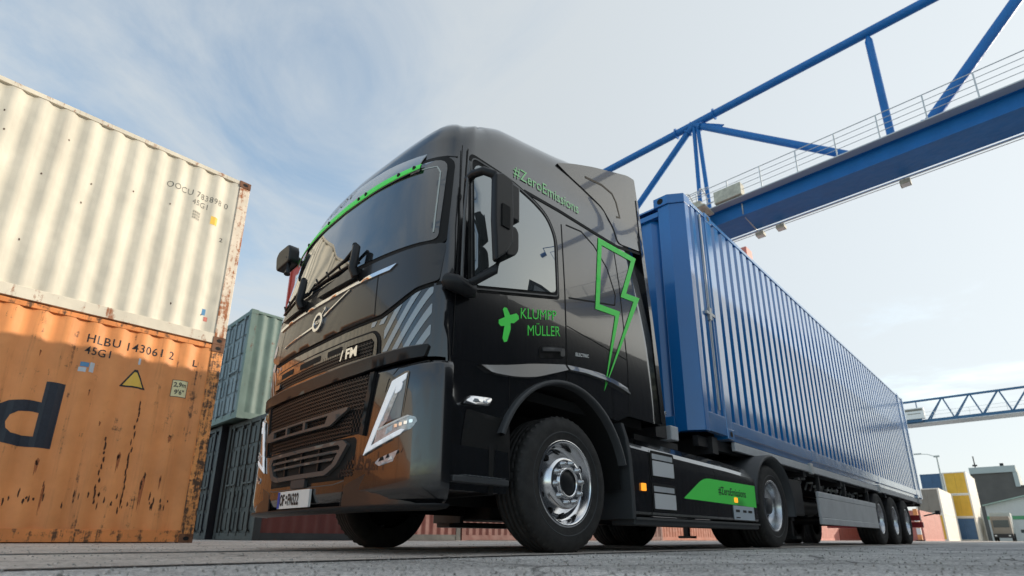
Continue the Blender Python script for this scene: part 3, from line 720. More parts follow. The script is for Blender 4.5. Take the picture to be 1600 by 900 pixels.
def surf_text(txt, a, b, h, m, surf, parent=truck, ang=0.0, sx=1.0, bold=0.0, spacing=1.0, off=0.0035, name='lettering', align='LEFT', shear=0.0, rise=0.0):
    vs, fs = text_mesh(txt, h / 0.70, align, sx, bold, spacing); ca, sa = math.cos(ang), math.sin(ang)
    P = []
    for x, y in vs:
        x += shear * y; y += rise * x
        P.append(tuple(surf(a + x * ca - y * sa, b + x * sa + y * ca, off)))
    return obj_from(name, P, fs, m, parent)

# ---- cab shell: rings around the plan, rising from the sill to the roof centre
def u_rear(z): return 2.66 - (z - 1.1) * 0.115
def ztop(u): return smooth_table(u, [.25, .49, .88, 1.40, 1.90, 2.3, 2.6], [2.99, 3.05, 3.18, 3.32, 3.44, 3.50, 3.52])
ARC_U, ARC_Z, ARC_R = 1.335, 0.46, 0.705
def sill(u, front):
    if front: return 1.12
    if u < 0.70: return 0.52
    d = u - ARC_U
    if abs(d) < ARC_R - 0.005:
        zz = ARC_Z + math.sqrt(max(0, ARC_R ** 2 - d * d))
        if u > ARC_U: zz = max(zz, 1.0)
        return zz
    return 0.52 if u < ARC_U else 1.06
cols = []   # (kind, a) in order rear right side -> front -> rear left side
side_f = [1.0, .94, .86, .78, .72, .68, .64, .60, .57, .54, .50, .46, .42, .38, .34, .31, .285, .26, .235, .215, .20, .195, .17, .13, .09, .05, .02]
for f in side_f: cols.append(('s', f, 1))
front_v = [1.25, 1.235, 1.22, 1.19, 1.15, 1.10, 1.05, .97, .9, .8, .7, .55, .4, .2, 0]
for v in front_v: cols.append(('f', v, 1))
for v in front_v[-2::-1]: cols.append(('f', v, -1))
for f in side_f[::-1]: cols.append(('s', f, -1))
NZ = 16
grid = []
for kind_, a, sg in cols:
    colp = []
    if kind_ == 's':
        u_base = 0.24 + (2.66 - 0.24) * a
        z0 = sill(u_base, False)
        def base(z): return 0.24 + rake(z) * max(0, 1 - a * 4) + (u_rear(z) - 0.24) * a
        zt = ztop(u_base); zsh = zt - 0.26
        for k in range(NZ + 1):
            z = z0 + (zsh - z0) * k / NZ
            colp.append((base(z), sg * side_v(base(z), z), z))
        u1, v1, _ = colp[-1]
        inw = (0.0, -1.0) if a > 0.12 else Vector((1 - a / 0.12, -(0.35 + a / 0.12 * 0.65))).normalized()
        tgt = (max(u1, 0.62), 0)
    else:
        z0 = 1.12 if a < 1.2 else (1.12 + 0)
        zt = 2.98 + 0.08 * (1 - (a / 1.25) ** 2); zsh = zt - 0.27
        for k in range(NZ + 1):
            z = z0 + (zsh - z0) * k / NZ
            colp.append((bow(a) + rake(z), sg * a * (1 - (tumble(z) + taper(0.24)) / HWD), z))
        u1, v1, _ = colp[-1]
        e = 0.01; du = (bow(min(a + e, 1.25)) - bow(max(a - e, 0))) / (min(a + e, 1.25) - max(a - e, 0))
        n_ = Vector((1, -du)).normalized(); inw = (n_.x, n_.y)
        tgt = (0.62 + 0.0 * a, 0)
    ins = 0.15 if kind_ == 's' and a > 0.12 else 0.18
    for k in range(1, 7):
        an = math.pi / 2 * k / 6
        colp.append((u1 + inw[0] * ins * (1 - math.cos(an)), v1 + sg * inw[1] * ins * (1 - math.cos(an)), zsh + (zt - zsh) * math.sin(an)))
    uu, vv, zz = colp[-1]
    ztc = ztop(tgt[0]) + 0.10 if kind_ == 's' else 3.22
    for s_ in (.3, .6, 1.0):
        colp.append((uu + (tgt[0] - uu) * s_, vv * (1 - s_), zz + (ztc - zz) * (1 - (1 - s_) ** 2)))
    grid.append(colp)
mb = MB(); nr = len(grid[0])
mb.add([(p[0], -p[1], p[2]) for c in grid for p in c], [(i * nr + k, (i + 1) * nr + k, (i + 1) * nr + k + 1, i * nr + k + 1) for i in range(len(grid) - 1) for k in range(nr - 1)], True)
# rear wall
rearL = [grid[-1][k] for k in range(nr)]; rearR = [grid[0][k] for k in range(nr)]
b0 = len(mb.v)
mb.add([(p[0], -p[1], p[2]) for p in rearR] + [(p[0], -p[1], p[2]) for p in rearL], [(k, k + 1, nr + k + 1, nr + k) for k in range(nr - 1)])
cab = mb.build('cab_body', M_['black_coat'], truck)
wn = cab.modifiers.new('weld', 'WELD'); wn.merge_threshold = 0.0008
# underside of the cab and the dark wheel housing
MB().box(0.30, 2.55, -1.10, 1.10, 1.02, 1.10).build('cab_floor', M_['gap'], truck)
mb = MB()
for sg in (1, -1):
    n = 18; pts = [(ARC_U + (ARC_R - 0.015) * math.cos(math.pi * k / n), ARC_Z + (ARC_R - 0.015) * math.sin(math.pi * k / n)) for k in range(n + 1)]
    vs = []
    for u, z in pts: vs += [(u, -sg * 1.20, z), (u, -sg * 0.70, z)]
    mb.add(vs, [(2 * i, 2 * i + 1, 2 * i + 3, 2 * i + 2) for i in range(n)], True)
    mb.box(0.62, 2.05, -sg * 0.70 - 0.01, -sg * 0.70 + 0.01, 0.30, 1.16)
mb.box(0.60, 0.64, -1.2, 1.2, 0.34, 1.1)
mb.build('wheel_housing', M_['gap'], truck)

# ---- bumper shell (u-shaped in plan), slightly proud of the cab
def bumper_surf_u(v, z):
    return bow(v) + 0.0
mb = MB(); vs = []; rows = [(0.265, 0.05, 0.03), (0.30, 0.012, 0.008), (0.36, 0.0, 0), (0.52, 0.0, 0), (0.70, 0.0, 0), (0.9, 0.0, 0), (1.06, 0.0, 0), (1.085, 0.01, 0.005), (1.09, 0.10, 0.05)]
plan = []
for f in (0.262, 0.25): plan.append((f, HWD - 0.004, (0, -1)))
for v in front_v[1:]:
    e = 0.01; du = (bow(min(v + e, 1.25)) - bow(max(v - e, 0))) / (min(v + e, 1.25) - max(v - e, 0)); n_ = Vector((1, -du)).normalized()
    plan.append((bow(v) - 0.004, v, (n_.x, n_.y)))
full = plan + [(u, -v, (n[0], -n[1])) for u, v, n in plan[-2::-1]]
for u, v, n in full:
    for z, i1, i2 in rows: vs.append((u + n[0] * i1, -(v + n[1] * i1), z))
nr2 = len(rows)
mb.add(vs, [(i * nr2 + k, (i + 1) * nr2 + k, (i + 1) * nr2 + k + 1, i * nr2 + k + 1) for i in range(len(full) - 1) for k in range(nr2 - 1)], True)
bumper = mb.build('bumper', M_['black_coat'], truck)
BS = lambda v, z, off=0.0: FS(v, min(z, 1.4), off + 0.004)
# plain lower lip in plastic
mb = MB(); vs = []
for u, v, n in full:
    for z, i1 in ((0.272, -0.004), (0.258, -0.006), (0.246, 0.02), (0.238, 0.12)): vs.append((u + n[0] * i1, -(v + n[1] * i1), z))
mb.add(vs, [(i * 4 + k, (i + 1) * 4 + k, (i + 1) * 4 + k + 1, i * 4 + k + 1) for i in range(len(full) - 1) for k in range(3)], True)
mb.build('lower_lip', M_['plastic'], truck)

# ---- windscreen and its frame
ws = rpoly([(-1.185, 1.90), (0, 1.92), (1.185, 1.90), (1.190, 2.60), (0.6, 2.64), (0, 2.65), (-0.6, 2.64), (-1.190, 2.60)], [.05, .0001, .05, .09, .3, .3, .3, .09])
cdt_panel('windscreen_seal', rpoly([(-1.225, 1.87), (0, 1.885), (1.225, 1.87), (1.225, 2.63), (0.6, 2.67), (0, 2.68), (-0.6, 2.67), (-1.225, 2.63)], [.05, .0001, .05, .09, .3, .3, .3, .09]), FS, M_['gap'], off=0.011, th=0.010, step=0.05)
wsc = cdt_panel('windscreen', ws, FS, M_['glass'], off=0.016, th=0.005, step=0.06)
cdt_panel('sensor_sticker', rrect(0.88, 0.97, 2.55, 2.575, 0.006), FS, M_['white'], off=0.019, step=0.05)
strip('frost_line', [(0.99, 2.555), (1.12, 2.54), (1.15, 2.48), (1.155, 1.96)], 0.010, FS, M_['bldg_trim'], off=0.018)
# dashboard edge and steering wheel read faintly through dark glass as lighter shapes: kept as thin ledge strips inside the glass frame
# ---- roof cap above the screen and the smoked sun visor with its green strip
strip('roof_gap', [(-1.16, 2.80), (-0.6, 2.86), (0, 2.88), (0.6, 2.86), (1.16, 2.80)][:0] or [(-1.23, 2.64), (-0.62, 2.69), (0, 2.70), (0.62, 2.69), (1.23, 2.64)], 0.012, FS, M_['gap'], off=0.004)
def visor_pt(v, s):
    """s 0 at the lower edge, 1 at the upper edge: plate leaning out in front of the roof"""
    v_ = v
    zl = 2.585 - 0.04 * (v_ / 1.0) ** 2
    zu = 2.90 - 0.16 * (v_ / 1.0) ** 2
    u0 = bow(v_) + rake(2.58) - 0.022; u1 = bow(v_) + rake(2.58) + 0.085
    return Vector((u0 + (u1 - u0) * (s ** 1.3), -v_, zl + (zu - zl) * s))
def VS(v, s, off=0.0): 
    p = visor_pt(v, s); return p + Vector((-1, 0, -0.15)).normalized() * off
def vis_band(name, v0, v1, s0, s1, m, off, th=0.006, n=24):
    mb = MB(); vs = []
    for i in range(n + 1):
        v = v0 + (v1 - v0) * i / n
        for k in range(5):
            vs.append(VS(v, s0 + (s1 - s0) * k / 4, off))
        for k in range(4, -1, -1):
            vs.append(VS(v, s0 + (s1 - s0) * k / 4, off - th))
    mb.add(vs, [(i * 10 + k, (i + 1) * 10 + k, (i + 1) * 10 + (k + 1) % 10, i * 10 + (k + 1) % 10) for i in range(n) for k in range(10)], True)
    mb.add(vs[:10], [tuple(range(10))]); mb.add(vs[-10:], [tuple(range(9, -1, -1))])
    return mb.build(name, m, truck)
vis = vis_band('sun_visor', -1.10, 0.87, 0.0, 1.0, M_['visor'], 0.0)
vis_band('green_visor_strip', -1.055, 0.90, 0.01, 0.23, M_['green'], 0.004, th=0.003)
for v in (-0.72, -0.3, 0.18, 0.28, 0.68, 0.84):
    p = VS(v, 0.13, 0.010); MB().tube([p, p + Vector((0.08, 0, 0.01))], 0.016, 8).build('visor_bracket', M_['gap'], truck)
surf_text('VOLVO', 0.30, 0.56, 0.10, M_['faint_ink'], lambda a, b, off=0: VS(-a, 0.52 + (b - 0.56) / 0.34, 0.004), sx=1.1, align='CENTER', spacing=1.2)

# ---- front hatch under the windscreen
hatch = [(-1.21, 1.605), (-1.08, 1.572), (-0.93, 1.500), (-0.80, 1.452), (0, 1.440), (0.80, 1.452), (0.93, 1.500), (1.08, 1.572), (1.21, 1.605), (1.225, 1.875), (0, 1.875), (-1.225, 1.875)]
cdt_panel('front_hatch', rpoly(hatch, 0.02), FS, M_['satin_black'], off=0.014, th=0.012)
strip('hatch_gap', [(-1.22, 1.595), (-1.08, 1.562), (-0.93, 1.488), (-0.80, 1.441), (0, 1.429), (0.80, 1.441), (0.93, 1.488), (1.08, 1.562), (1.22, 1.595)], 0.022, FS, M_['gap'], off=0.003)
for s_ in (1, -1): strip('hatch_gap', [(s_ * 0.74, 1.455), (s_ * 0.72, 1.75)], 0.008, FS, M_['gap'], off=0.0155)
cdt_panel('chrome_strip', rpoly([(-0.84, 1.755), (0, 1.745), (0.84, 1.755), (0.90, 1.79), (0.80, 1.785), (0, 1.772), (-0.80, 1.785), (-0.90, 1.79)], 0.004), FS, M_['chrome'], off=0.024, th=0.01)
# round badge with diagonal bar
lg = MB()
def ring_on(surf, ca, cb, r0, r1, off, n=40, th=0.008):
    vs = []; 
    for k in range(n):
        a = 2 * math.pi * k / n
        for r in (r0, r1): vs.append(surf(ca + r * math.cos(a), cb + r * math.sin(a), off))
        for r in (r1, r0): vs.append(surf(ca + r * math.cos(a), cb + r * math.sin(a), off - th))
    return vs, [(4 * k + j, 4 * ((k + 1) % n) + j, 4 * ((k + 1) % n) + (j + 1) % 4, 4 * k + (j + 1) % 4) for k in range(n) for j in range(4)]
vs, fs = ring_on(FS, 0.0, 1.60, 0.052, 0.074, 0.030, th=0.014)
badge = MB().add(vs, fs, False).build('round_badge', M_['chrome'], truck)
surf_text('VOLVO', 0.0, 1.588, 0.028, M_['chrome'], FS, off=0.026, align='CENTER', parent=badge, sx=0.85, bold=0.001)
cdt_panel('badge_disc', [(0.052 * math.cos(k * math.pi / 12), 1.60 + 0.052 * math.sin(k * math.pi / 12)) for k in range(24)], FS, M_['satin_black'], off=0.018, th=0.003, parent=badge)
cdt_panel('badge_arrow', [(0.052, 1.648), (0.088, 1.684), (0.066, 1.690), (0.098, 1.697), (0.098, 1.663), (0.091, 1.678), (0.060, 1.643)], FS, M_['chrome'], off=0.030, th=0.012, parent=badge)
cdt_panel('diagonal_bar', [(0.075, 1.635), (0.40, 1.740), (0.415, 1.738), (0.082, 1.622)], FS, M_['chrome'], off=0.024, th=0.009)
cdt_panel('diagonal_bar', [(-0.075, 1.575), (-0.62, 1.545), (-0.625, 1.552), (-0.072, 1.590)][::-1], FS, M_['chrome'], off=0.024, th=0.009)
# round white sticker on the far corner
cdt_panel('round_sticker', [(-0.93 + 0.055 * math.cos(k * math.pi / 10), 1.60 + 0.055 * math.sin(k * math.pi / 10)) for k in range(20)], FS, M_['white'], off=0.017, step=0.03)
cdt_panel('round_sticker', [(-0.93 + 0.045 * math.cos(k * math.pi / 10), 1.47 + 0.05 * math.sin(k * math.pi / 10)) for k in range(20)], FS, M_['white'], off=0.006, step=0.03)

# ---- upper grille
cdt_panel('grille_surround', rpoly([(-0.815, 1.165), (0.815, 1.165), (0.81, 1.30), (0.755, 1.362), (0, 1.362), (-0.755, 1.362), (-0.81, 1.30)], [.03, .03, .05, .04, .0001, .04, .05]), FS, M_['gap'], off=0.004, th=0.003)
cdt_panel('grille_lip', rpoly([(-0.79, 1.175), (0.79, 1.175), (0.785, 1.295), (0.742, 1.345), (0, 1.345), (-0.742, 1.345), (-0.785, 1.295)], [.03, .03, .05, .04, .0001, .04, .05]), FS, M_['black_coat'], off=0.012, th=0.008,
          holes=[[(-0.75, 1.19), (0.755, 1.19), (0.76, 1.275), (0.73, 1.305), (0.46, 1.305), (0.42, 1.268), (-0.42, 1.268), (-0.46, 1.268), (-0.75, 1.268)][::-1]], step=0.05)
for a, b in ((-0.62, -0.36), (-0.24, 0.10), (0.20, 0.40)):
    cdt_panel('intake_slot', rrect(a, b, 1.283, 1.325, 0.01), FS, M_['gap'], off=0.0135)
def mesh_grille(name, v0, v1, z0, z1, zf, cell_v, cell_z, m, off=0.006, wd=0.006, dp=0.02, test=None, parent=truck):
    """lattice of slanted cells as real bars, one joined part"""
    mb = MB(); j = 0; z = z0 + cell_z / 2
    while z < z1:
        mb_pts = []
        a = v0
        while a < v1 - 1e-6:
            b = min(a + 0.12, v1)
            if test is None or (test(a + .001, z) and test(b - .001, z)):
                p = [FS(a, z - wd / 2, off), FS(b, z - wd / 2, off), FS(b, z + wd / 2, off), FS(a, z + wd / 2, off)]
                q = [x + Vector((dp, 0, 0)) for x in p]
                mb.add(p + q, [(0, 1, 2, 3), (0, 4, 5, 1), (3, 2, 6, 7)])
            a = b
        z += cell_z; j += 1
    row = 0; z = z0
    while z < z1 - 1e-6:
        v = v0 + (cell_v / 2 if row % 2 else 0)
        while v < v1:
            zt_ = min(z + cell_z, z1)
            if test is None or (test(v, z + 0.003) and test(v, zt_ - 0.003)):
                p = [FS(v - wd / 2, z, off), FS(v + wd / 2, z, off), FS(v + wd / 2, zt_, off), FS(v - wd / 2, zt_, off)]
                q = [x + Vector((dp, 0, 0)) for x in p]
                mb.add(p + q, [(0, 1, 2, 3), (1, 5, 6, 2), (3, 7, 4, 0)])
            v += cell_v
        z += cell_z; row += 1
    o = mb.build(name, m, parent); o['kind'] = 'stuff'; return o
mesh_grille('upper_grille_mesh', -0.74, 0.745, 1.19, 1.29, 0, 0.030, 0.025, M_['grille'], off=0.012, wd=0.008, dp=0.01)
surf_text('FM', 0.47, 1.215, 0.066, M_['chrome'], FS, off=0.028, sx=1.15, bold=0.003, name='model_lettering')
surf_text('/', 0.41, 1.215, 0.066, M_['chrome'], FS, off=0.028, sx=1.15, bold=0.003, name='model_lettering')
cdt_panel('small_badge', rrect(-0.72, -0.60, 1.205, 1.245, 0.008), FS, M_['chrome'], off=0.028, th=0.008)

# ---- dark step beam between the two grilles
bl = [(-1.17, 1.115), (-0.6, 1.085), (0, 1.075), (0.6, 1.085), (1.17, 1.115), (1.19, 1.19), (0.6, 1.172), (0, 1.165), (-0.6, 1.172), (-1.19, 1.19)]
cdt_panel('step_beam', rpoly(bl, 0.01), FS, M_['plastic'], off=0.024, th=0.03, step=0.06)
strip('beam_edge', [(-1.15, 1.188), (-0.6, 1.170), (0, 1.163), (0.6, 1.170), (1.15, 1.188)], 0.006, FS, M_['grille_bar'], off=0.0255)

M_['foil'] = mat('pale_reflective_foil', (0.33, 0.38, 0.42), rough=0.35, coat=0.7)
M_['foil_dark'] = mat('dark_blue_grey_foil', (0.020, 0.032, 0.045), rough=0.3, coat=0.7)
def hatch_z(v): return lerp_table(v, [0, .80, .93, 1.08, 1.22], [1.429, 1.441, 1.488, 1.562, 1.595]) - 0.018
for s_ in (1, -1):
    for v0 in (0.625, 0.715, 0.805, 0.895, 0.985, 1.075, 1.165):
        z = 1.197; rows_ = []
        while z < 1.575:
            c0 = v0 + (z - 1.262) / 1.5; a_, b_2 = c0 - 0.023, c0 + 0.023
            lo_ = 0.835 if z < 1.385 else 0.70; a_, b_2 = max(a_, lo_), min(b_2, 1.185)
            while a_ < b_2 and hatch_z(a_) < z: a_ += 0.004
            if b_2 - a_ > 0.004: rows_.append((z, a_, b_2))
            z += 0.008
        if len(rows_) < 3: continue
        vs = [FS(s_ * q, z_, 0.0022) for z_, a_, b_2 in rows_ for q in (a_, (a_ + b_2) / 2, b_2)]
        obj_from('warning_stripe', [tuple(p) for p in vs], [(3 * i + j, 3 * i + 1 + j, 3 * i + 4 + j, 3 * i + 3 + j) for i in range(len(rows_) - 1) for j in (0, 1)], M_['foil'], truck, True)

# ---- main grille
gm = [(-0.72, 0.70), (0, 0.675), (0.70, 0.70), (0.745, 1.065), (0, 1.065), (-0.745, 1.065)]
cdt_panel('grille_back', rpoly(gm, 0.02), BS, M_['gap'], off=0.004, th=0.003)
def gtest(v, z): return abs(v) < 0.70 + (z - 0.70) * 0.12 and z > 0.685 + 0.02 * abs(v)
mesh_grille('main_grille_mesh', -0.72, 0.72, 0.69, 1.065, 0, 0.031, 0.026, M_['grille'], off=0.016, wd=0.009, dp=0.012, test=gtest)
for s_ in (1, -1):
    cdt_panel('grille_edge', [(s_ * 0.70, 0.69), (s_ * 0.735, 0.68), (s_ * 0.785, 1.07), (s_ * 0.745, 1.07)][::s_], BS, M_['grille'], off=0.022, th=0.02)
hb = [(-0.68, 0.795), (-0.60, 0.775), (0.40, 0.775), (0.58, 0.855), (0.585, 0.872), (0.36, 0.862), (-0.56, 0.855), (-0.68, 0.825)]
cdt_panel('grille_handle_bar', rpoly(hb, 0.012), BS, M_['grille_bar'], off=0.045, th=0.02, step=0.05,
          holes=[[(-0.50, 0.792), (-0.27, 0.792), (-0.27, 0.842), (-0.50, 0.840)][::-1], [(-0.24, 0.792), (0.02, 0.792), (0.02, 0.844), (-0.24, 0.842)][::-1], [(0.05, 0.792), (0.33, 0.795), (0.36, 0.846), (0.05, 0.844)][::-1]])

# ---- lower intake
fr = [(-0.60, 0.60), (-0.56, 0.66), (0.545, 0.67), (0.60, 0.64), (0.50, 0.52), (0.38, 0.465), (-0.40, 0.465), (-0.50, 0.49)]
fri = [(-0.53, 0.60), (-0.50, 0.635), (0.50, 0.645), (0.525, 0.625), (0.45, 0.53), (0.35, 0.495), (-0.37, 0.495), (-0.46, 0.515)]
cdt_panel('intake_well', rpoly(rrect(-0.66, 0.66, 0.43, 0.685, 0.04), 0.0), BS, M_['gap'], off=0.003, th=0.002)
cdt_panel('intake_frame', rpoly(fr, 0.012), BS, M_['grille_bar'], off=0.030, th=0.026, holes=[rpoly(fri, 0.006)[::-1]], step=0.05)
for z, a, b in ((0.60, -0.50, 0.50), (0.555, -0.47, 0.44)):
    cdt_panel('intake_bar', rpoly([(a, z - 0.006), (b, z - 0.003), (b + 0.02, z + 0.014), (a, z + 0.010)], 0.003), BS, M_['grille_bar'], off=0.028, th=0.02)
for v in (-0.27, 0.0, 0.25): cdt_panel('intake_divider', rrect(v - 0.008, v + 0.008, 0.50, 0.635, 0.002), BS, M_['grille'], off=0.022, th=0.018)
mesh_grille('corner_mesh', 0.42, 0.66, 0.445, 0.60, 0, 0.032, 0.024, M_['grille'], off=0.012, wd=0.008, dp=0.01, test=lambda v, z: z < 0.42 + (v - 0.42) * 0.7)
cdt_panel('bumper_step_pad', rrect(-0.12, 0.10, 0.405, 0.462, 0.012), BS, M_['plastic_grey'], off=0.026, th=0.024)
strip('bumper_seam', [(-0.70, 0.43), (-0.5, 0.405), (0.45, 0.405), (0.62, 0.43), (0.80, 0.475)], 0.007, BS, M_['grille_bar'], off=0.003)
for s_ in (1, -1): strip('bumper_gap', [(s_ * 0.56, 0.26), (s_ * 0.57, 0.40), (s_ * 0.62, 0.43)], 0.010, BS, M_['gap'], off=0.003)

for s_ in (1, -1): cdt_panel('bumper_dulling_sheet', rpoly([(s_ * 0.575, 0.272), (s_ * 1.225, 0.272), (s_ * 1.225, 0.458), (s_ * 0.80, 0.455), (s_ * 0.64, 0.41), (s_ * 0.585, 0.39)][::s_], 0.01), BS, M_['satin_black'], off=0.006, th=0.004, step=0.05)  # dark satin sheet added over the glossy bumper to hold down its orange reflection
# ---- number plate
pl = cdt_panel('number_plate', rrect(-0.335, 0.185, 0.278, 0.393, 0.008), BS, M_['white'], off=0.022, th=0.016)
cdt_panel('plate_band', rrect(-0.333, -0.292, 0.280, 0.391, 0.004), BS, M_['eu_blue'], off=0.0235, parent=pl)
surf_text('OF', -0.287, 0.300, 0.073, M_['ink'], BS, off=0.025, sx=0.62, bold=0.003, parent=pl, spacing=1.02)
surf_text('FN322', -0.147, 0.300, 0.073, M_['ink'], BS, off=0.025, sx=0.62, bold=0.003, parent=pl, spacing=1.05)
cdt_panel('plate_seal', [(-0.170 + 0.012 * math.cos(k * math.pi / 6), 0.352 + 0.012 * math.sin(k * math.pi / 6)) for k in range(12)], BS, M_['ink'], off=0.025, parent=pl, step=0.05)
cdt_panel('plate_seal', [(-0.170 + 0.012 * math.cos(k * math.pi / 6), 0.318 + 0.012 * math.sin(k * math.pi / 6)) for k in range(12)], BS, M_['ink'], off=0.025, parent=pl, step=0.05)

# ---- headlamps and fog lamps, near and far side
def mir(pl, s_): return [(s_ * a, b) for a, b in pl][::(1 if s_ > 0 else -1)]
_mir = mir
def mir(pl, s_): return _mir([(a + (0.03 + 0.075 * max(0, b - 0.56) / 0.47 if a > 0.70 else 0) if a < 1.14 else a, b) for a, b in pl], s_)
for s_ in (1, -1):
    strip('headlamp_gap', mir([(0.775, 0.46), (0.76, 0.60), (0.80, 1.0), (0.86, 1.06), (1.17, 1.085), (1.215, 1.02), (1.225, 0.60)], s_), 0.009, BS, M_['gap'], off=0.003)
    BR = _mir
    hl = cdt_panel('headlight', rpoly(BR([(0.752, 0.555), (1.06, 0.650), (1.135, 0.690), (1.155, 0.745), (1.10, 0.785), (1.045, 0.785), (1.062, 1.035), (1.03, 1.035), (0.93, 0.995)], s_), 0.012), BS, M_['lamp_black'], off=0.010, th=0.008, step=0.04)
    cdt_panel('upper_lens', BR([(0.835, 0.660), (0.985, 0.955), (1.052, 1.012), (1.034, 0.76), (0.90, 0.735)], s_), BS, M_['lamp_blue'], off=0.0125, parent=hl, step=0.03)
    cdt_panel('reflector', BR([(0.835, 0.665), (0.975, 0.935), (1.005, 0.93), (0.93, 0.745), (0.87, 0.70)], s_), BS, M_['lamp_glass'], off=0.0145, parent=hl, step=0.03)
    cdt_panel('daylight_strip', BR([(0.758, 0.560), (0.806, 0.592), (0.978, 0.945), (1.045, 0.985), (1.052, 1.022), (0.944, 0.985)], s_), BS, M_['drl'], off=0.018, th=0.006, parent=hl, step=0.03)
    cdt_panel('projector', rpoly(BR([(0.975, 0.90), (1.02, 0.92), (1.03, 0.97), (0.985, 0.955)], s_), 0.015), BS, M_['drl'], off=0.020, th=0.006, parent=hl, step=0.03)
    cdt_panel('lower_lens', rpoly(BR([(0.86, 0.705), (1.085, 0.768), (1.136, 0.752), (1.145, 0.725), (1.112, 0.685), (0.84, 0.610)], s_), 0.008), BS, M_['lamp_glass'], off=0.0165, th=0.004, parent=hl, step=0.03)
    cdt_panel('lens_rim', BR([(0.86, 0.705), (1.085, 0.768), (1.10, 0.762), (1.08, 0.755), (0.875, 0.695)], s_), BS, M_['white'], off=0.0185, parent=hl, step=0.03)
    cdt_panel('daylight_strip', BR([(0.775, 0.570), (1.046, 0.660), (1.075, 0.685), (1.05, 0.690), (0.806, 0.605)], s_), BS, M_['drl'], off=0.0195, th=0.006, parent=hl, step=0.03)
    for q in range(4):
        cdt_panel('led_module', rrect(*( (1.0 + q * 0.033, 1.022 + q * 0.033) if s_ > 0 else (-1.022 - q * 0.033, -1.0 - q * 0.033)), 0.702 + q * 0.006, 0.722 + q * 0.006, 0.004), BS, M_['chrome'], off=0.0205, th=0.003, parent=hl, step=0.03)
    cdt_panel('led_module', rpoly(BR([(0.93, 0.665), (0.985, 0.685), (0.985, 0.72), (0.94, 0.705)], s_), 0.006), BS, M_['pale_sticker'], off=0.0175, parent=hl, step=0.03)
    fg = cdt_panel('fog_lamp', rpoly(BR([(0.868, 0.508), (0.90, 0.533), (1.104, 0.588), (1.122, 0.568), (1.110, 0.528), (0.906, 0.488)], s_), 0.01), BS, M_['lamp_glass'], off=0.013, th=0.010, step=0.04)
    cdt_panel('lens_cell', BR([(0.975, 0.515), (1.012, 0.522), (1.0, 0.545)], s_), BS, M_['white'], off=0.0155, parent=fg, step=0.03)
    for a_, b_2 in ((0.90, 0.945), (0.955, 0.985), (1.03, 1.055), (1.065, 1.09)):
        zc_ = 0.512 + (a_ - 0.90) * 0.25
        cdt_panel('lens_cell', BR([(a_, zc_), (b_2, zc_ + 0.01), (b_2 - 0.01, zc_ + 0.030), (a_ + 0.01, zc_ + 0.022)], s_), BS, M_['gap'], off=0.0150, parent=fg, step=0.03)
    cdt_panel('lamp_lower_panel', rpoly(mir([(0.80, 0.475), (1.21, 0.47), (1.215, 0.655), (1.10, 0.63), (0.92, 0.485)], s_), 0.01), BS, M_['plastic'], off=0.0075, th=0.005, step=0.05)

# ---- wipers
for (va, vb, vp) in ((0.52, -0.18, 0.50), (-0.30, -0.88, -0.32)):
    wp = MB().tube([FS(vp, 1.80, 0.05), FS(vp - 0.01, 1.85, 0.075), FS(vp - 0.015, 2.03, 0.075), FS(vp - 0.05, 2.06, 0.07)], [0.028, 0.030, 0.028, 0.02], 10).build('wiper', M_['plastic'], truck)
    MB().tube([FS(vp - 0.03, 2.06, 0.06), FS((va + vb) / 2 + 0.15, 1.99, 0.055), FS(vb, 1.965, 0.03)], [0.014, 0.012, 0.008], 8).build('wiper_arm', M_['plastic'], wp)
    b_ = MB().tube([FS(va - 0.08, 1.955, 0.028), FS((va + vb) / 2, 1.95, 0.030), FS(vb - 0.06, 1.95, 0.024)], 0.009, 6)
    b_.tube([FS(va - 0.14, 2.00, 0.04), FS((va + vb) / 2, 1.985, 0.045), FS(vb + 0.05, 1.965, 0.035)], 0.008, 6)
    for q in range(4):
        vv = va - 0.12 + (vb - va) * q / 4; b_.tube([FS(vv, 1.95, 0.028), FS(vv - 0.03, 2.0, 0.045)], 0.008, 6)
    b_.build('wiper_blade', M_['plastic'], wp)
    cdt_panel('wiper_cover', rpoly([(vp - 0.04, 1.80), (vp + 0.02, 1.87), (vp - 0.10, 1.90), (vb + 0.16, 1.84), (vb + 0.14, 1.80)], 0.012), FS, M_['satin_black'], off=0.05, th=0.035, parent=wp)

